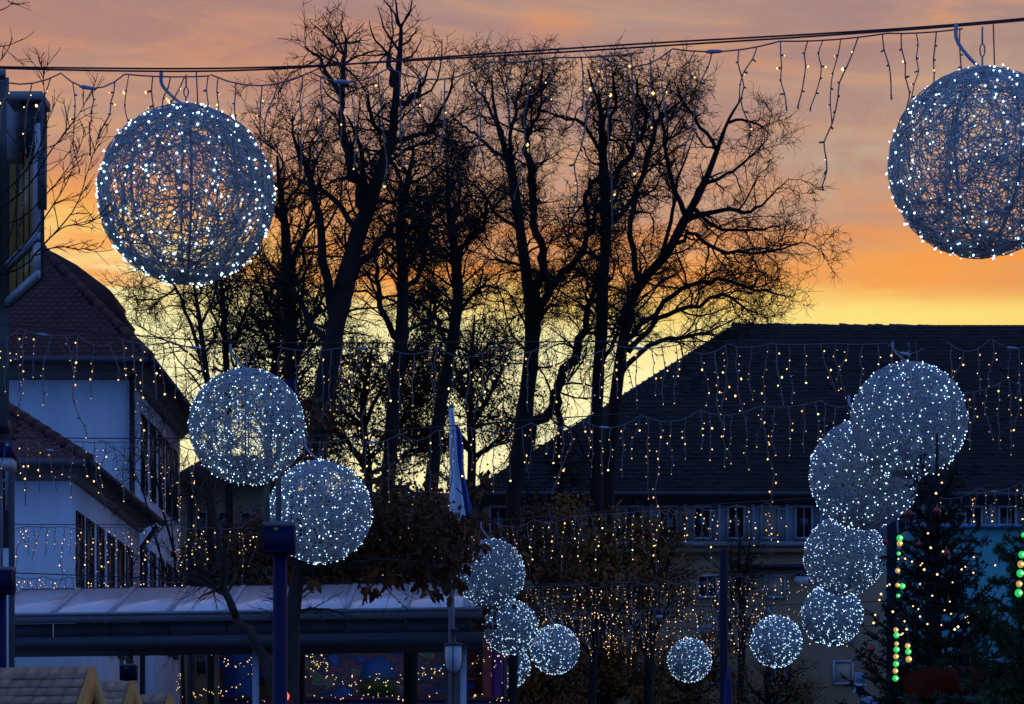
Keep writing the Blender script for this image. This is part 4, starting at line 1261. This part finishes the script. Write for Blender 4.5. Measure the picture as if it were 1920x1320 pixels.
for (cx, cyy, sp, n) in clusters:
    a = P(cx, cyy - sp * 0.8, 37.7)
    b = P(cx - 25, cyy - 70, 38.0)
    hb_.tube(bez([b, (a + b) / 2 + np.array([0.05, 0, 0.05]), a], 7), [0.012, 0.011, 0.01, 0.009, 0.008, 0.007, 0.005], 5)
hb_.build('hanging_twigs', M_bark2, t0, kind='stuff')


def leafy(label, d, x, top, half, seed, nleaf, leafm, low=1330, size=0.13):
    return tree('autumn_tree', label, d,
         L3([(x, low), (x + 4, (low + top) / 2), (x - 3, top + (low - top) * 0.25), (x, top + 10)], 14 * 60 / d, 4),
         [L3([(x, low - (low - top) * f), (x + s * half * 0.5, low - (low - top) * (f + 0.16)), (x + s * half * w, low - (low - top) * (f + 0.28))], 7 * 60 / d, 2)
          for f, s, w in ((0.25, -1, 0.9), (0.3, 1, 0.95), (0.45, -1, 0.8), (0.5, 1, 0.85), (0.62, -1, 0.6), (0.66, 1, 0.6), (0.4, 0.3, 0.5))],
         [dict(n=90, L=1.3, rmin=0.011, rcap=0.03, k=7, up=0.0, curl=0.22), dict(n=420, L=0.8, rmin=0.007, rcap=0.014, k=6, curl=0.25), dict(n=900, L=0.45, rmin=0.0055, rcap=0.01, k=4, curl=0.25)], seed,
         spread=2.0, leaf=leafm, leaf_n=nleaf, leaf_size=size)


leafy('broad autumn tree with dense dark brown leaves, behind the blue lamp post', 52, 770, 950, 130, 51, 6500, M_leaf, 1230)
leafy('autumn tree with brown leaves behind the paired left light balls', 54, 560, 1005, 100, 52, 2600, M_leaf, 1230)
leafy('dark autumn tree with sparse leaves behind the small house shrubs', 62, 425, 1000, 45, 53, 700, M_leaf, 1230)
leafy('brown autumn tree below the forked bare tree, left of the large roof', 70, 960, 975, 90, 54, 4200, M_leaf, 1340)
leafy('ochre autumn tree before the left end of the large building', 75, 1110, 935, 95, 55, 4200, M_leaf2, 1330)
leafy('ochre autumn tree covering the first windows of the large building', 76, 1215, 945, 60, 56, 2400, M_leaf2, 1330)
leafy('small ochre autumn tree below the curtain of lights in the centre', 80, 1130, 1190, 110, 57, 4800, M_leaf2, 1440, 0.12)
leafy('small ochre autumn tree behind the lowest hanging light ball', 82, 1290, 1215, 80, 58, 3400, M_leaf2, 1440, 0.12)
leafy('low autumn tree beside the far light balls on the left', 78, 1000, 1230, 80, 59, 3200, M_leaf2, 1450, 0.12)
leafy('low autumn tree before the ground floor right of the small light ball', 84, 1440, 1240, 70, 60, 900, M_leaf2, 1450, 0.12)
leafy('thin autumn tree with a few ochre leaves before the window row', 88, 1388, 990, 30, 61, 260, M_leaf2, 1330)

# bare shrub before the house
tree('bare_shrub', 'bare arching shrub before the narrow windows of the white house', 58,
     L3([(345, 1330), (340, 1200), (330, 1080), (320, 960)], 5, 2),
     [L3([(338, 1150), (300, 1040), (270, 930), (240, 860)], 3, 1.3), L3([(335, 1100), (360, 980), (350, 880)], 3, 1.3), L3([(338, 1130), (290, 1060), (250, 1040)], 3, 1.2), L3([(330, 1050), (300, 930), (290, 850), (310, 790)], 3, 1.2)],
     [dict(n=60, L=1.3, rmin=0.011, rcap=0.02, k=9, up=-0.08, curl=0.16), dict(n=330, L=0.8, rmin=0.008, rcap=0.012, k=7, up=-0.05, curl=0.2), dict(n=500, L=0.4, rmin=0.006, rcap=0.01, k=5, curl=0.2)], 62)
# budding twigs of a street tree that stands outside the frame on the left
tree('budding_tree', 'thin budding twigs reaching in at the left edge before the dark building', 16,
     L3([(-150, 1500), (-140, 1000), (-130, 600), (-120, 300), (-110, 60)], 18, 5),
     [L3([(-130, 640), (-60, 560), (20, 490), (90, 400), (130, 330), (160, 240)], 3, 0.9), L3([(-130, 600), (-30, 530), (40, 500), (78, 462), (140, 390), (168, 310), (190, 236)], 3, 0.9),
      L3([(-122, 470), (-40, 420), (50, 350), (90, 290), (140, 225), (172, 170)], 3, 0.9), L3([(-120, 420), (-40, 390), (30, 340), (80, 260), (82, 150), (78, 118)], 2.6, 0.9),
      L3([(78, 462), (120, 425), (160, 420), (200, 400)], 1.8, 0.8), L3([(60, 480), (110, 462), (150, 468), (185, 455)], 1.7, 0.8), L3([(-110, 100), (-50, 40), (10, 15), (25, 2)], 2.2, 0.8),
      L3([(-112, 130), (-40, 88), (10, 86), (42, 74)], 2.2, 0.8), L3([(-112, 220), (-60, 150), (-10, 125), (10, 98)], 2.2, 0.8), L3([(-20, 520), (20, 440), (35, 330), (30, 240)], 2.2, 0.8), L3([(-20, 420), (40, 410), (100, 350), (150, 300)], 2.2, 0.8)],
     [dict(n=120, L=0.30, rmin=0.0032, rcap=0.006, k=7, up=0.03, curl=0.12, ang=0.6, t0=0.4), dict(n=260, L=0.13, rmin=0.0026, rcap=0.004, k=5, up=0.03, curl=0.14, ang=0.6)], 63, spread=0.5)


# ------------------------------------------------------------------ strings of icicle lights
def strand_meshes(seed, count, r_wire, r_bulb, lit, step=0.075, counts=(4, 5, 6, 7, 8, 10, 12), wav=1.0):
    rng = random.Random(seed)
    out = []
    for c in range(count):
        n = rng.choice(counts)
        m, b = MB(), MB()
        pts = [(0.0, 0.0, 0.0)]
        x = y = 0.0
        dx = rng.uniform(-0.012, 0.012)
        for k in range(n):
            dx = dx * 0.5 + rng.uniform(-0.026, 0.026) * wav
            x += dx
            y += rng.uniform(-0.012, 0.012)
            pts.append((x, y, -step * (k + 1)))
        for k in range(1, n + 1):
            px, py, pz = pts[k]
            a = rng.uniform(0, 6.28)
            sl = rng.uniform(0.022, 0.036)
            dz = rng.uniform(-0.5, 0.25)
            e = (px + sl * math.cos(a), py + sl * math.sin(a) * 0.6, pz + sl * dz)
            if k == n:
                e = (px + 0.006, py, pz - 0.03)
            m.tube([(px, py, pz), e], [r_wire * 1.5, r_wire * 1.3], 4)
            if rng.random() < lit:
                s = rng.choice([0.5, 0.65, 0.8, 1.0, 1.5])
                b.octas([(e[0] * 1.0 + (e[0] - px) * 0.15, e[1], e[2] + (e[2] - pz) * 0.15)], r_bulb * s)
        pp = bez(pts, 2 * n + 1)
        m.tube(pp, r_wire, 4)
        if b.n == 0:
            b.octas([e], r_bulb)
        out.append((m.mesh('strand', M_wire), b.mesh('bulbs', M_warm if rng.random() < 0.6 else M_warmdim)))
    return out


NEAR = strand_meshes(1, 22, 0.0047, 0.0080, 0.38, 0.090, (4, 5, 6, 7, 8, 9, 10, 12), 1.5)
MID = strand_meshes(2, 16, 0.0052, 0.0085, 0.62, 0.076)
FAR = strand_meshes(3, 14, 0.0056, 0.0098, 0.56, 0.072)


def icicle_row(label, dpts, pts, spans, meshes, seed, gap=0.13, r_cable=0.009, cables=2, swag=0.10, dens=1.0):
    """pts: (px, py) of the carrying cable; dpts: (px, depth) of the points it is tied to"""
    rng = random.Random(seed)
    dd = lambda px: float(np.interp(px, [a for a, b in dpts], [b for a, b in dpts]))
    path = np.array([P(x, y, dd(x)) for x, y in pts])
    c = bez(path, max(24, len(pts) * 6))
    t = thing('icicle_light_string', label, 'light string', c[len(c) // 2], 'icicle light strings across the square')
    for k in range(cables):
        off = np.array([0, 0.03 * k, 0.012 + 0.02 * k]) + np.stack([np.zeros(len(c)), np.zeros(len(c)), 0.016 * np.sin(np.linspace(0, 5 + 4 * k, len(c)) + k * 3)], axis=1)
        MB().tube(c + off, r_cable, 5).build('carrier_cable', M_cable, t)
    X = c[:, 0]

    def at(x):
        return np.array([x, np.interp(x, X, c[:, 1]), np.interp(x, X, c[:, 2])])
    for (a, b) in spans:
        xa, xb = PX(a, dd(a)), PX(b, dd(b))
        clips = [xa]
        while clips[-1] < xb:
            clips.append(clips[-1] + rng.uniform(0.38, 0.72))
        feed = []
        for i in range(len(clips) - 1):
            sg = swag * rng.choice([0.15, 0.4, 0.8, 1.0, 1.2])
            for k in range(6):
                u = k / 6
                p = at(clips[i] + (clips[i + 1] - clips[i]) * u)
                p[2] -= 4 * u * (1 - u) * sg + 0.015
                feed.append(p)
        feed = np.array(feed)
        MB().tube(feed, r_cable * 0.8, 5).build('feed_cable', M_wire, t)
        for i in range(1, len(clips) - 1, 5):
            j = 6 * i + 2
            p, p2 = feed[j], feed[j + 1]
            e = (p2 - p) / np.linalg.norm(p2 - p)
            m = MB().tube([p - e * 0.02, p + e * 0.01, p + e * 0.07, p + e * 0.10], [0.006, 0.015, 0.013, 0.006], 6)
            m.build('connector', M_conn, t, smooth=True)
        fx_ = feed[:, 0]
        x = xa + 0.05
        o0 = Vec0(t)
        while x < fx_[-1]:
            if rng.random() < dens:
                sm, bm = rng.choice(meshes)
                p = np.array([x, np.interp(x, fx_, feed[:, 1]), np.interp(x, fx_, feed[:, 2])])
                s = put('strand', sm, t)
                s.location = tuple(p - o0)
                s.rotation_euler = (0, rng.uniform(-0.10, 0.10), rng.uniform(0, 6.28))
                z = rng.uniform(0.8, 1.15)
                s.scale = (1, 1, z)
                put('bulbs', bm, s, 'stuff')
            x += gap * rng.uniform(0.7, 1.35)
    return t


icicle_row('nearest string of warm icicle lights, sagging cable along the top of the photo', [(-260, 18.2), (2160, 16.88)],
           [(-260, 122), (0, 131), (340, 136), (560, 132), (780, 120), (1050, 103), (1280, 86), (1560, 66), (1840, 44), (2160, 15)], [(-40, 300), (395, 1055), (1120, 1740)], NEAR, 101, gap=0.135, r_cable=0.0065)
icicle_row('second string of warm icicle lights, level cable across the roofs at mid height', [(-250, 27.35), (2200, 27.35)],
           [(-250, 596), (0, 611), (210, 630), (420, 645), (640, 648), (980, 645), (1280, 643), (1500, 641), (1720, 639), (1920, 628), (2200, 610)], [(-40, 190), (222, 430), (520, 1690), (1775, 2000)], MID, 102, gap=0.125, cables=1, r_cable=0.007)
icicle_row('third string of warm icicle lights, rising to the right behind the middle balls', [(-250, 32.6), (2200, 27.58)],
           [(-250, 815), (0, 823), (300, 826), (590, 822), (800, 806), (1000, 790), (1250, 772), (1560, 746), (1840, 714), (2200, 670)], [(-40, 345), (560, 1600), (1760, 2000)], MID, 103, gap=0.125, cables=1, r_cable=0.007)
icicle_row('fourth string of warm icicle lights, before the upper windows of the large building', [(-250, 48.0), (920, 46.2), (1583, 39.5), (2200, 36.0)],
           [(-250, 980), (0, 985), (400, 986), (640, 984), (900, 980), (1100, 964), (1300, 950), (1500, 936), (1750, 921), (1920, 903), (2200, 870)], [(-20, 260), (330, 500), (700, 860), (930, 1500), (1740, 2000)], FAR, 104, gap=0.12, cables=1, r_cable=0.008)
icicle_row('fifth string of warm icicle lights, dark cable above the canopy roof', [(-250, 54), (330, 54.5), (980, 58.1), (1560, 52.0), (2200, 47)],
           [(-250, 1068), (20, 1076), (330, 1088), (640, 1098), (980, 1098), (1160, 1090), (1360, 1080), (1640, 1062), (2000, 1030)], [(20, 330), (985, 1520)], FAR, 105, gap=0.10, cables=1, r_cable=0.012)
icicle_row('sixth string of warm icicle lights, thin dark cable crossing the facade below the fifth', [(560, 66.5), (2000, 59.5)],
           [(560, 1150), (980, 1143), (1360, 1138), (1640, 1128), (2000, 1110)], [(990, 1560)], FAR, 106, gap=0.105, cables=1, r_cable=0.012)
icicle_row('farthest string of warm icicle lights, just above the lowest hanging ball', [(560, 75.5), (2000, 69)],
           [(560, 1190), (980, 1182), (1360, 1180), (1560, 1176), (2000, 1160)], [(1000, 1520)], FAR, 107, gap=0.10, cables=1, r_cable=0.012)


# ------------------------------------------------------------------ light balls
BR = 0.60


def ball_meshes(seed, coverage, r_str, n_bulb, r_bulb, nb=None):
    rng = np.random.default_rng(seed)
    area = 4 * math.pi * BR * BR
    L = 0.55
    N = int(coverage * area / (2 * r_str * L))
    n = 12
    p = unit(rng.normal(size=(N, 3)))
    d = unit(np.cross(p, rng.normal(size=(N, 3))))
    rad = BR * rng.uniform(0.955, 1.0, (N, 1))
    path = np.zeros((N, n, 3))
    bend = rng.normal(size=(N, 1)) * 0.12
    for k in range(n):
        path[:, k] = p * rad
        s = unit(np.cross(p, d))
        d = unit(d + s * (bend + rng.normal(size=(N, 1)) * 0.33))
        p = unit(p + d * (L / n / BR))
        d = unit(d - p * (d * p).sum(axis=1, keepdims=True))
        rad = np.clip(rad + rng.normal(size=(N, 1)) * 0.006, BR * 0.94, BR * 1.008)
    m = MB().tubes(path, np.full((N, n), r_str), 3)
    # LEDs on short stubs
    c = unit(rng.normal(size=(n_bulb, 3)))
    lean = unit(c + rng.normal(size=(n_bulb, 3)) * 0.45)
    base = c * BR * 0.985
    end = base + lean * rng.uniform(0.008, 0.032, (n_bulb, 1))
    m.tubes(np.stack([base, end], axis=1), np.full((n_bulb, 2), r_str * 0.9), 3)
    b = MB().octas(end, r_bulb * rng.choice([0.6, 0.8, 1.0, 1.0, 1.35], n_bulb))
    return m.mesh('strands', M_strand), b.mesh('bulbs', M_cold)


BALL = {'near': ball_meshes(1, 0.98, 0.0040, 520, 0.0072), 'near2': ball_meshes(2, 1.12, 0.0040, 420, 0.0064),
        'mid': ball_meshes(3, 1.05, 0.0050, 620, 0.0062), 'mid2': ball_meshes(4, 1.45, 0.0050, 560, 0.0062), 'far': ball_meshes(5, 1.8, 0.0060, 520, 0.0090)}
hoops = []
for k in range(4):
    a = k * math.pi / 4 + 0.2
    ps = [(BR * 0.93 * math.sin(t) * math.cos(a), BR * 0.93 * math.sin(t) * math.sin(a), BR * 0.93 * math.cos(t)) for t in np.linspace(0, 2 * math.pi, 33)]
    v = []
    w, th = 0.009, 0.005
    nrm = np.array([-math.sin(a), math.cos(a), 0])
    hm = MB()
    for s in range(32):
        p0, p1 = np.array(ps[s]), np.array(ps[s + 1])
        u0, u1 = p0 / np.linalg.norm(p0), p1 / np.linalg.norm(p1)
        hm.hexa([p0 - nrm * w - u0 * th, p1 - nrm * w - u1 * th, p1 + nrm * w - u1 * th, p0 + nrm * w - u0 * th,
                 p0 - nrm * w + u0 * th, p1 - nrm * w + u1 * th, p1 + nrm * w + u1 * th, p0 + nrm * w + u0 * th])
    hoops.append(hm.mesh('hoop', M_hoop))
hook_m = MB().tube([(0, 0, 0.58), (0, 0, 0.66), (0, 0, 0.72)], 0.006, 5)
tb = [(0.016 * math.cos(a), 0, 0.775 + 0.055 * math.sin(a)) for a in np.linspace(0, 2 * math.pi, 13)]
hook_m.tube(tb, 0.005, 5)
hook_m.tube([(0, 0, 0.83), (0, 0, 0.90), (0, 0, 0.97)], 0.006, 5)
hook_me = hook_m.mesh('hanger', M_steel)
lead_me = MB().tube(bez([(-0.17, 0, 1.0), (-0.165, 0, 0.86), (-0.09, 0, 0.72), (0.0, 0, 0.60), (0.05, 0.0, 0.45)], 14), 0.013, 6).mesh('power_lead', M_conn)
wire_me = MB().tube([(0.07, 0, 1.0), (0.075, 0, 0.8), (0.08, 0, 0.58)], 0.0045, 4).mesh('safety_wire', M_steel_dark)


def light_ball(px, py, r, kind, label, seed, top=None):
    d = BR * F / r
    c = P(px, py, d)
    rng = random.Random(seed)
    t = thing('light_ball', label, 'light ball', c, 'hanging light balls')
    sm, bm = BALL[kind]
    rot = (rng.uniform(-0.25, 0.25), rng.uniform(-0.25, 0.25), rng.uniform(0, 6.28))
    s = put('strands', sm, t, 'stuff')
    s.rotation_euler = rot
    b = put('bulbs', bm, t, 'stuff')
    b.rotation_euler = rot
    for h in hoops:
        o = put('hoop', h, t)
        o.rotation_euler = (0, 0, rng.uniform(-0.15, 0.15))
    for nm, me in (('hanger', hook_me), ('power_lead', lead_me), ('safety_wire', wire_me)):
        o = put(nm, me, t)
        if top is not None:
            o.scale = (1, 1, top)
            o.location = (0, 0, 0.58 * (1 - top))
    ld_ = bpy.data.lights.new('ball_glow', 'POINT')
    ld_.energy = BALL_W
    ld_.color = (0.45, 0.74, 1.0)
    ld_.shadow_soft_size = 0.25
    lo = bpy.data.objects.new('ball_glow', ld_)
    col.objects.link(lo)
    lo.parent = t
    return t


BALL_W = 1.8
light_ball(349, 365, 165, 'near', 'large light ball at upper left, hung from the nearest cable', 1, 0.61)
light_ball(1842, 306, 174, 'near2', 'large light ball at upper right, cut by the frame edge', 2, 0.77)
light_ball(463, 800, 108, 'mid', 'light ball before the thicket, upper one of the left pair', 3, 0.67)
light_ball(1704, 788, 108, 'mid2', 'light ball before the big roof, topmost of the right stack', 4, 0.59)
light_ball(600, 960, 96, 'mid', 'light ball beside the lamp box, lower one of the left pair', 5, 0.66)
light_ball(1621, 889, 103, 'mid2', 'light ball with dimmer lamps, second from top of the right stack', 6, 0.66)
light_ball(920, 1075, 64, 'mid2', 'light ball behind brown hanging leaves at the end of the canopy', 7, 0.78)
light_ball(1583, 1042, 75, 'mid', 'bright light ball, third from top of the right stack', 8, 0.75)
light_ball(957, 1176, 51, 'far', 'dim light ball just right of the canopy end', 9, 0.8)
light_ball(1560, 1153, 57, 'far', 'light ball at the bottom of the right stack, beside the spruce', 10, 0.8)
light_ball(1040, 1218, 46, 'far', 'small bright light ball with dark twigs before its top', 11, 0.98)
light_ball(1455, 1203, 48, 'far', 'small bright light ball alone left of the right stack', 12, 0.58)
light_ball(955, 1251, 39, 'far', 'small light ball mostly hidden behind the fairground posts', 13, 0.7)
light_ball(1293, 1238, 41, 'far', 'smallest fully visible light ball, alone before the ochre trees', 14, 0.64)


# ------------------------------------------------------------------ garlands of the fairground booth
def garland(label, d, pts, n, seed, jit=5):
    rng = random.Random(seed)
    path = bez(np.array([P(x, y, d) for x, y in pts]), max(20, len(pts) * 6))
    t = thing('light_garland', label, 'light garland', path[0], 'light garlands round the fairground booth')
    MB().tube(path, 0.008, 4).build('wire', M_dark, t)
    b = MB()
    for k in range(n):
        u = rng.uniform(0, len(path) - 1)
        i = min(int(u), len(path) - 2)
        p = path[i] + (path[i + 1] - path[i]) * (u - i)
        p = p + np.array([rng.gauss(0, jit), rng.gauss(0, jit), rng.gauss(0, jit)]) * d / F
        b.octas([p], rng.choice([0.008, 0.011, 0.014]))
    b.build('bulbs', M_gold, t, kind='stuff')


M_gold = mat('gold_led', (1, 0.8, 0.4), emit=(1.0, 0.70, 0.22), estr=1.9, sample=False)
garland('garland of warm lights looping over the blue booth panel', 57.5, [(376, 1212), (410, 1238), (446, 1246), (470, 1240), (476, 1215), (480, 1250), (450, 1282), (415, 1295), (370, 1300), (340, 1304)], 60, 1, 3)
garland('garland of warm lights swagged across the painted arch', 57.3, [(532, 1252), (552, 1268), (572, 1262), (600, 1240), (625, 1272), (660, 1282), (700, 1276), (740, 1272), (780, 1266), (810, 1258), (840, 1246), (866, 1222)], 120, 2, 7)
garland('lower garland of warm lights along the booth ledge', 57.1, [(400, 1300), (470, 1312), (560, 1310), (640, 1308), (700, 1302), (760, 1308), (840, 1302), (900, 1308), (955, 1312)], 60, 3, 4)
garland('garland of warm lights falling from the red booth post', 57.2, [(905, 1180), (925, 1210), (900, 1235), (880, 1255), (905, 1265), (930, 1240), (948, 1225)], 26, 4, 5)
garland('short garland of warm lights under the canopy beam left of the arch', 57.4, [(560, 1228), (585, 1235), (598, 1250), (625, 1215), (640, 1205)], 26, 5, 6)
garland('vertical garland of warm lights on the corner of the white house', 66, [(336, 900), (335, 1000), (338, 1090), (335, 1200), (337, 1300)], 70, 6, 3)


# ------------------------------------------------------------------ conifers
def conifer(name, label, px, d, py_tip, spread, needle, seed, bare_tip, z_low=0.4, droop=0.0, dens=1.0, needle_l=0.022):
    rng = np.random.default_rng(seed)
    x = PX(px, d)
    H = PZ(py_tip, d)
    t = thing(name, label, 'tree', (x, d, 0), 'conifers on the market')
    MB().tube([(x, d, 0), (x + 0.01, d, H * 0.5), (x, d, H - bare_tip), (x, d, H)], [0.085, 0.05, 0.022, 0.012], 8).build('trunk', M_bark, t)
    z = H - bare_tip
    paths, rads = [], []
    k = 0
    while z > z_low:
        depth = H - z
        nb = 6 if k == 0 else 8 + int(depth * 3.5)
        Lb = (spread * depth ** 0.85) + (0.17 if k == 0 else 0)
        for j in range(nb):
            a = 2 * math.pi * j / nb + k * 0.7 + rng.uniform(-0.2, 0.2)
            el = 0.46 - 0.11 * depth + rng.uniform(-0.1, 0.1)
            l = Lb * rng.uniform(0.6, 1.28)
            p = []
            for s in np.linspace(0, 1, 7):
                e = el + 0.25 * s - droop * s
                p.append((x + math.cos(a) * l * s * math.cos(e), d + math.sin(a) * l * s * math.cos(e), z + l * s * math.sin(e) * (0.6 + 0.4 * s)))
            paths.append(p)
            rads.append(np.linspace(0.013, 0.004, 7))
        z -= (0.27 if k == 0 else 0.125 + 0.02 * min(depth, 2))
        k += 1
    A, R = np.array(paths), np.array(rads)
    # side sprigs, flat to the branch
    ns = int(len(A) * 15 * dens)
    o, r2 = sprout(A, R, ns, 0.2, 1.0, 0.85, 0.17, 5, 0.10, 0.02, 0.5, 0.0025, rng, 0.005)
    o[:, :, 2] = o[:, :1, 2] + (o[:, :, 2] - o[:, :1, 2]) * 0.5
    o2, r3 = sprout(o, r2, ns * 2, 0.2, 1.0, 0.8, 0.075, 4, 0.1, 0.02, 0.6, 0.002, rng, 0.004)
    m = MB().tubes(A, R, 4).tubes(o, r2, 3)
    m.build('branches', M_bark, t, kind='stuff')
    nm = MB()
    for (pp, per) in ((A, 50), (o, 22), (o2, 14)):
        B, n, _ = pp.shape
        N = B * per
        pi = np.repeat(np.arange(B), per)
        u = rng.uniform(0.05 if per < 70 else 0.25, 1.0, N) * (n - 1)
        i = np.minimum(u.astype(int), n - 2)
        f = (u - i)[:, None]
        c = pp[pi, i] * (1 - f) + pp[pi, i + 1] * f
        tg = unit(pp[pi, i + 1] - pp[pi, i])
        sd = unit(np.cross(tg, rng.normal(size=(N, 3))))
        dirn = unit(tg * 0.6 + sd)
        w = unit(np.cross(dirn, rng.normal(size=(N, 3)))) * 0.0056
        tip = c + dirn * needle_l * rng.uniform(0.7, 1.3, (N, 1))
        v = np.stack([c - w, c + w, tip], axis=1)
        nm.add(v.reshape(-1, 3), tris=np.arange(N * 3).reshape(-1, 3))
    nm.build('needles', needle, t, kind='stuff')
    return t


conifer('spruce_tree', 'dark spruce with red baubles and warm lights, right of the ball stack', 1757, 26, 812, 0.36, M_needle, 71, 0.62, 1.9)
conifer('pine_tree', 'green pine cut by the right edge of the frame, hung with coloured bead lights', 1985, 20.5, 870, 0.52, M_needle2, 72, 0.15, 2.0, 0.15, 1.0, 0.045)

# baubles, lit beads and small warm lamps in the spruce
bcol = mat('red_bauble', (0.30, 0.012, 0.015), (0.24, 0.01, 0.012), 0.25, 2.0, spec=0.6)
for (px, py, r, lab) in ((1703, 963, 8, 'red bauble on the upper left bough of the spruce'), (1757, 958, 7, 'red bauble near the thin tip of the spruce'), (1660, 1016, 6, 'dark red bauble on the left side of the spruce, below the ball stack'),
                         (1633, 1217, 8, 'red bauble hanging lowest at the left of the spruce'), (1774, 1037, 7, 'red bauble in the middle of the spruce, right of its stem'), (1723, 1020, 5, 'small red bauble left of the spruce stem')):
    p = P(px, py, 25.35)
    R = r * 25.35 / F
    b = thing('bauble', lab, 'bauble', p, 'red baubles on the spruce')
    MB().lathe([(R * math.cos(a) + 1e-4, R * math.sin(a)) for a in np.linspace(-1.55, 1.55, 11)], p, 16).build('ball', bcol, b, smooth=True)
    MB().lathe([(R * 0.22, R * 0.98), (R * 0.22, R * 1.25), (0.001, R * 1.9)], p, 8).build('cap', M_steel, b)
M_green = mat('green_bead', (0.1, 0.9, 0.2), emit=(0.02, 0.80, 0.10), estr=0.65)
M_greenc = mat('green_lamp', (0.4, 1, 0.4), emit=(0.25, 1.0, 0.3), estr=3.0)
M_amber = mat('amber_bead', (0.9, 0.6, 0.2), emit=(0.95, 0.42, 0.05), estr=0.5)
M_amberc = mat('amber_lamp', (1, 0.8, 0.4), emit=(1.0, 0.75, 0.25), estr=2.2)


def bead_chain(label, d, pts):
    t = thing('bead_light_chain', label, 'light chain', P(pts[0][0], pts[0][1], d), 'green and amber bead light chains')
    MB().tube([P(pts[0][0], pts[0][1] - 22, d)] + [P(x, y, d) for x, y, _, _ in pts], 0.003, 4).build('wire', M_dark, t)
    for (x, y, r, c) in pts:
        R = r * d / F * 0.93
        p = P(x, y, d)
        g_ = c == 'g'
        b = MB().lathe([(R * math.cos(a) + 1e-4, R * 1.05 * math.sin(a)) for a in np.linspace(-1.55, 1.55, 9)], p, 12).build('bead', M_green if g_ else M_amber, t, smooth=True)
        MB().octas([p + np.array([R * 0.35, -R * 0.95, 0.0])], R * 0.5).build('lamp', M_greenc if g_ else M_amberc, b)


bead_chain('chain of green and amber lit beads at the lower left of the spruce', 24.8, [(1680, 1181, 5, 'a'), (1681, 1191, 6, 'g'), (1681, 1207, 4.5, 'a'), (1681, 1218, 6, 'g'), (1680, 1231, 5.5, 'a'), (1680, 1245, 6, 'g'), (1679, 1258, 5.5, 'a'), (1679, 1272, 6.2, 'g')])
bead_chain('short chain of three lit beads beside the long one', 24.8, [(1702, 1211, 5.5, 'a'), (1703, 1222, 6, 'g'), (1704, 1236, 6.3, 'a')])
bead_chain('chain of lit beads at the upper left of the spruce, partly behind boughs', 25.0, [(1687, 1009, 6.5, 'g'), (1687, 1019, 6, 'a'), (1685, 1038, 4, 'g'), (1683, 1070, 5, 'a'), (1683, 1097, 4.5, 'a'), (1692, 1099, 6, 'g'), (1684, 1117, 4, 'g')])
bead_chain('chain of lit beads in the pine at the right edge', 19.6, [(1919, 1003, 5, 'g'), (1916, 1040, 7, 'g'), (1914, 1058, 7, 'a'), (1913, 1075, 7.5, 'g'), (1911, 1095, 6.5, 'a'), (1910, 1112, 8, 'g')])
lr = random.Random(4)
sl = thing('spruce_fairy_lights', 'string of small warm fairy lights wound through the dark spruce', 'fairy lights', P(1757, 960, 25.6))
spots = [(1760, 890), (1766, 905), (1755, 925), (1725, 1095), (1733, 1068), (1740, 1000), (1745, 1027), (1768, 1034), (1710, 1053), (1726, 1060), (1733, 1068), (1748, 1117), (1668, 1096), (1652, 1114), (1649, 1125), (1674, 1147), (1641, 1153), (1638, 1168), (1696, 1165), (1725, 1156), (1739, 1170), (1765, 1172), (1783, 1151), (1814, 1154), (1816, 1163), (1836, 1148), (1810, 1158), (1781, 1128), (1790, 1180), (1866, 1060), (1690, 1190), (1735, 1307), (1733, 1318), (1748, 1303), (1700, 1180), (1722, 1142), (1786, 1092), (1825, 1074)]
spots += [(lr.uniform(1650, 1850), lr.uniform(1030, 1200)) for _ in range(14)]
b = MB()
for (x, y) in spots:
    b.octas([P(x, y, 25.2 + lr.uniform(-0.25, 0.1))], lr.choice([0.008, 0.010, 0.013]))
b.build('bulbs', mat('peach_led', (1, 0.8, 0.6), emit=(1.0, 0.55, 0.22), estr=3.2, sample=False), sl, kind='stuff')
wp = bez(np.array([P(x, y, 25.4) for x, y in sorted(spots, key=lambda s: s[1])]), 90)
MB().tube(wp, 0.002, 3).build('wire', M_dark, sl)
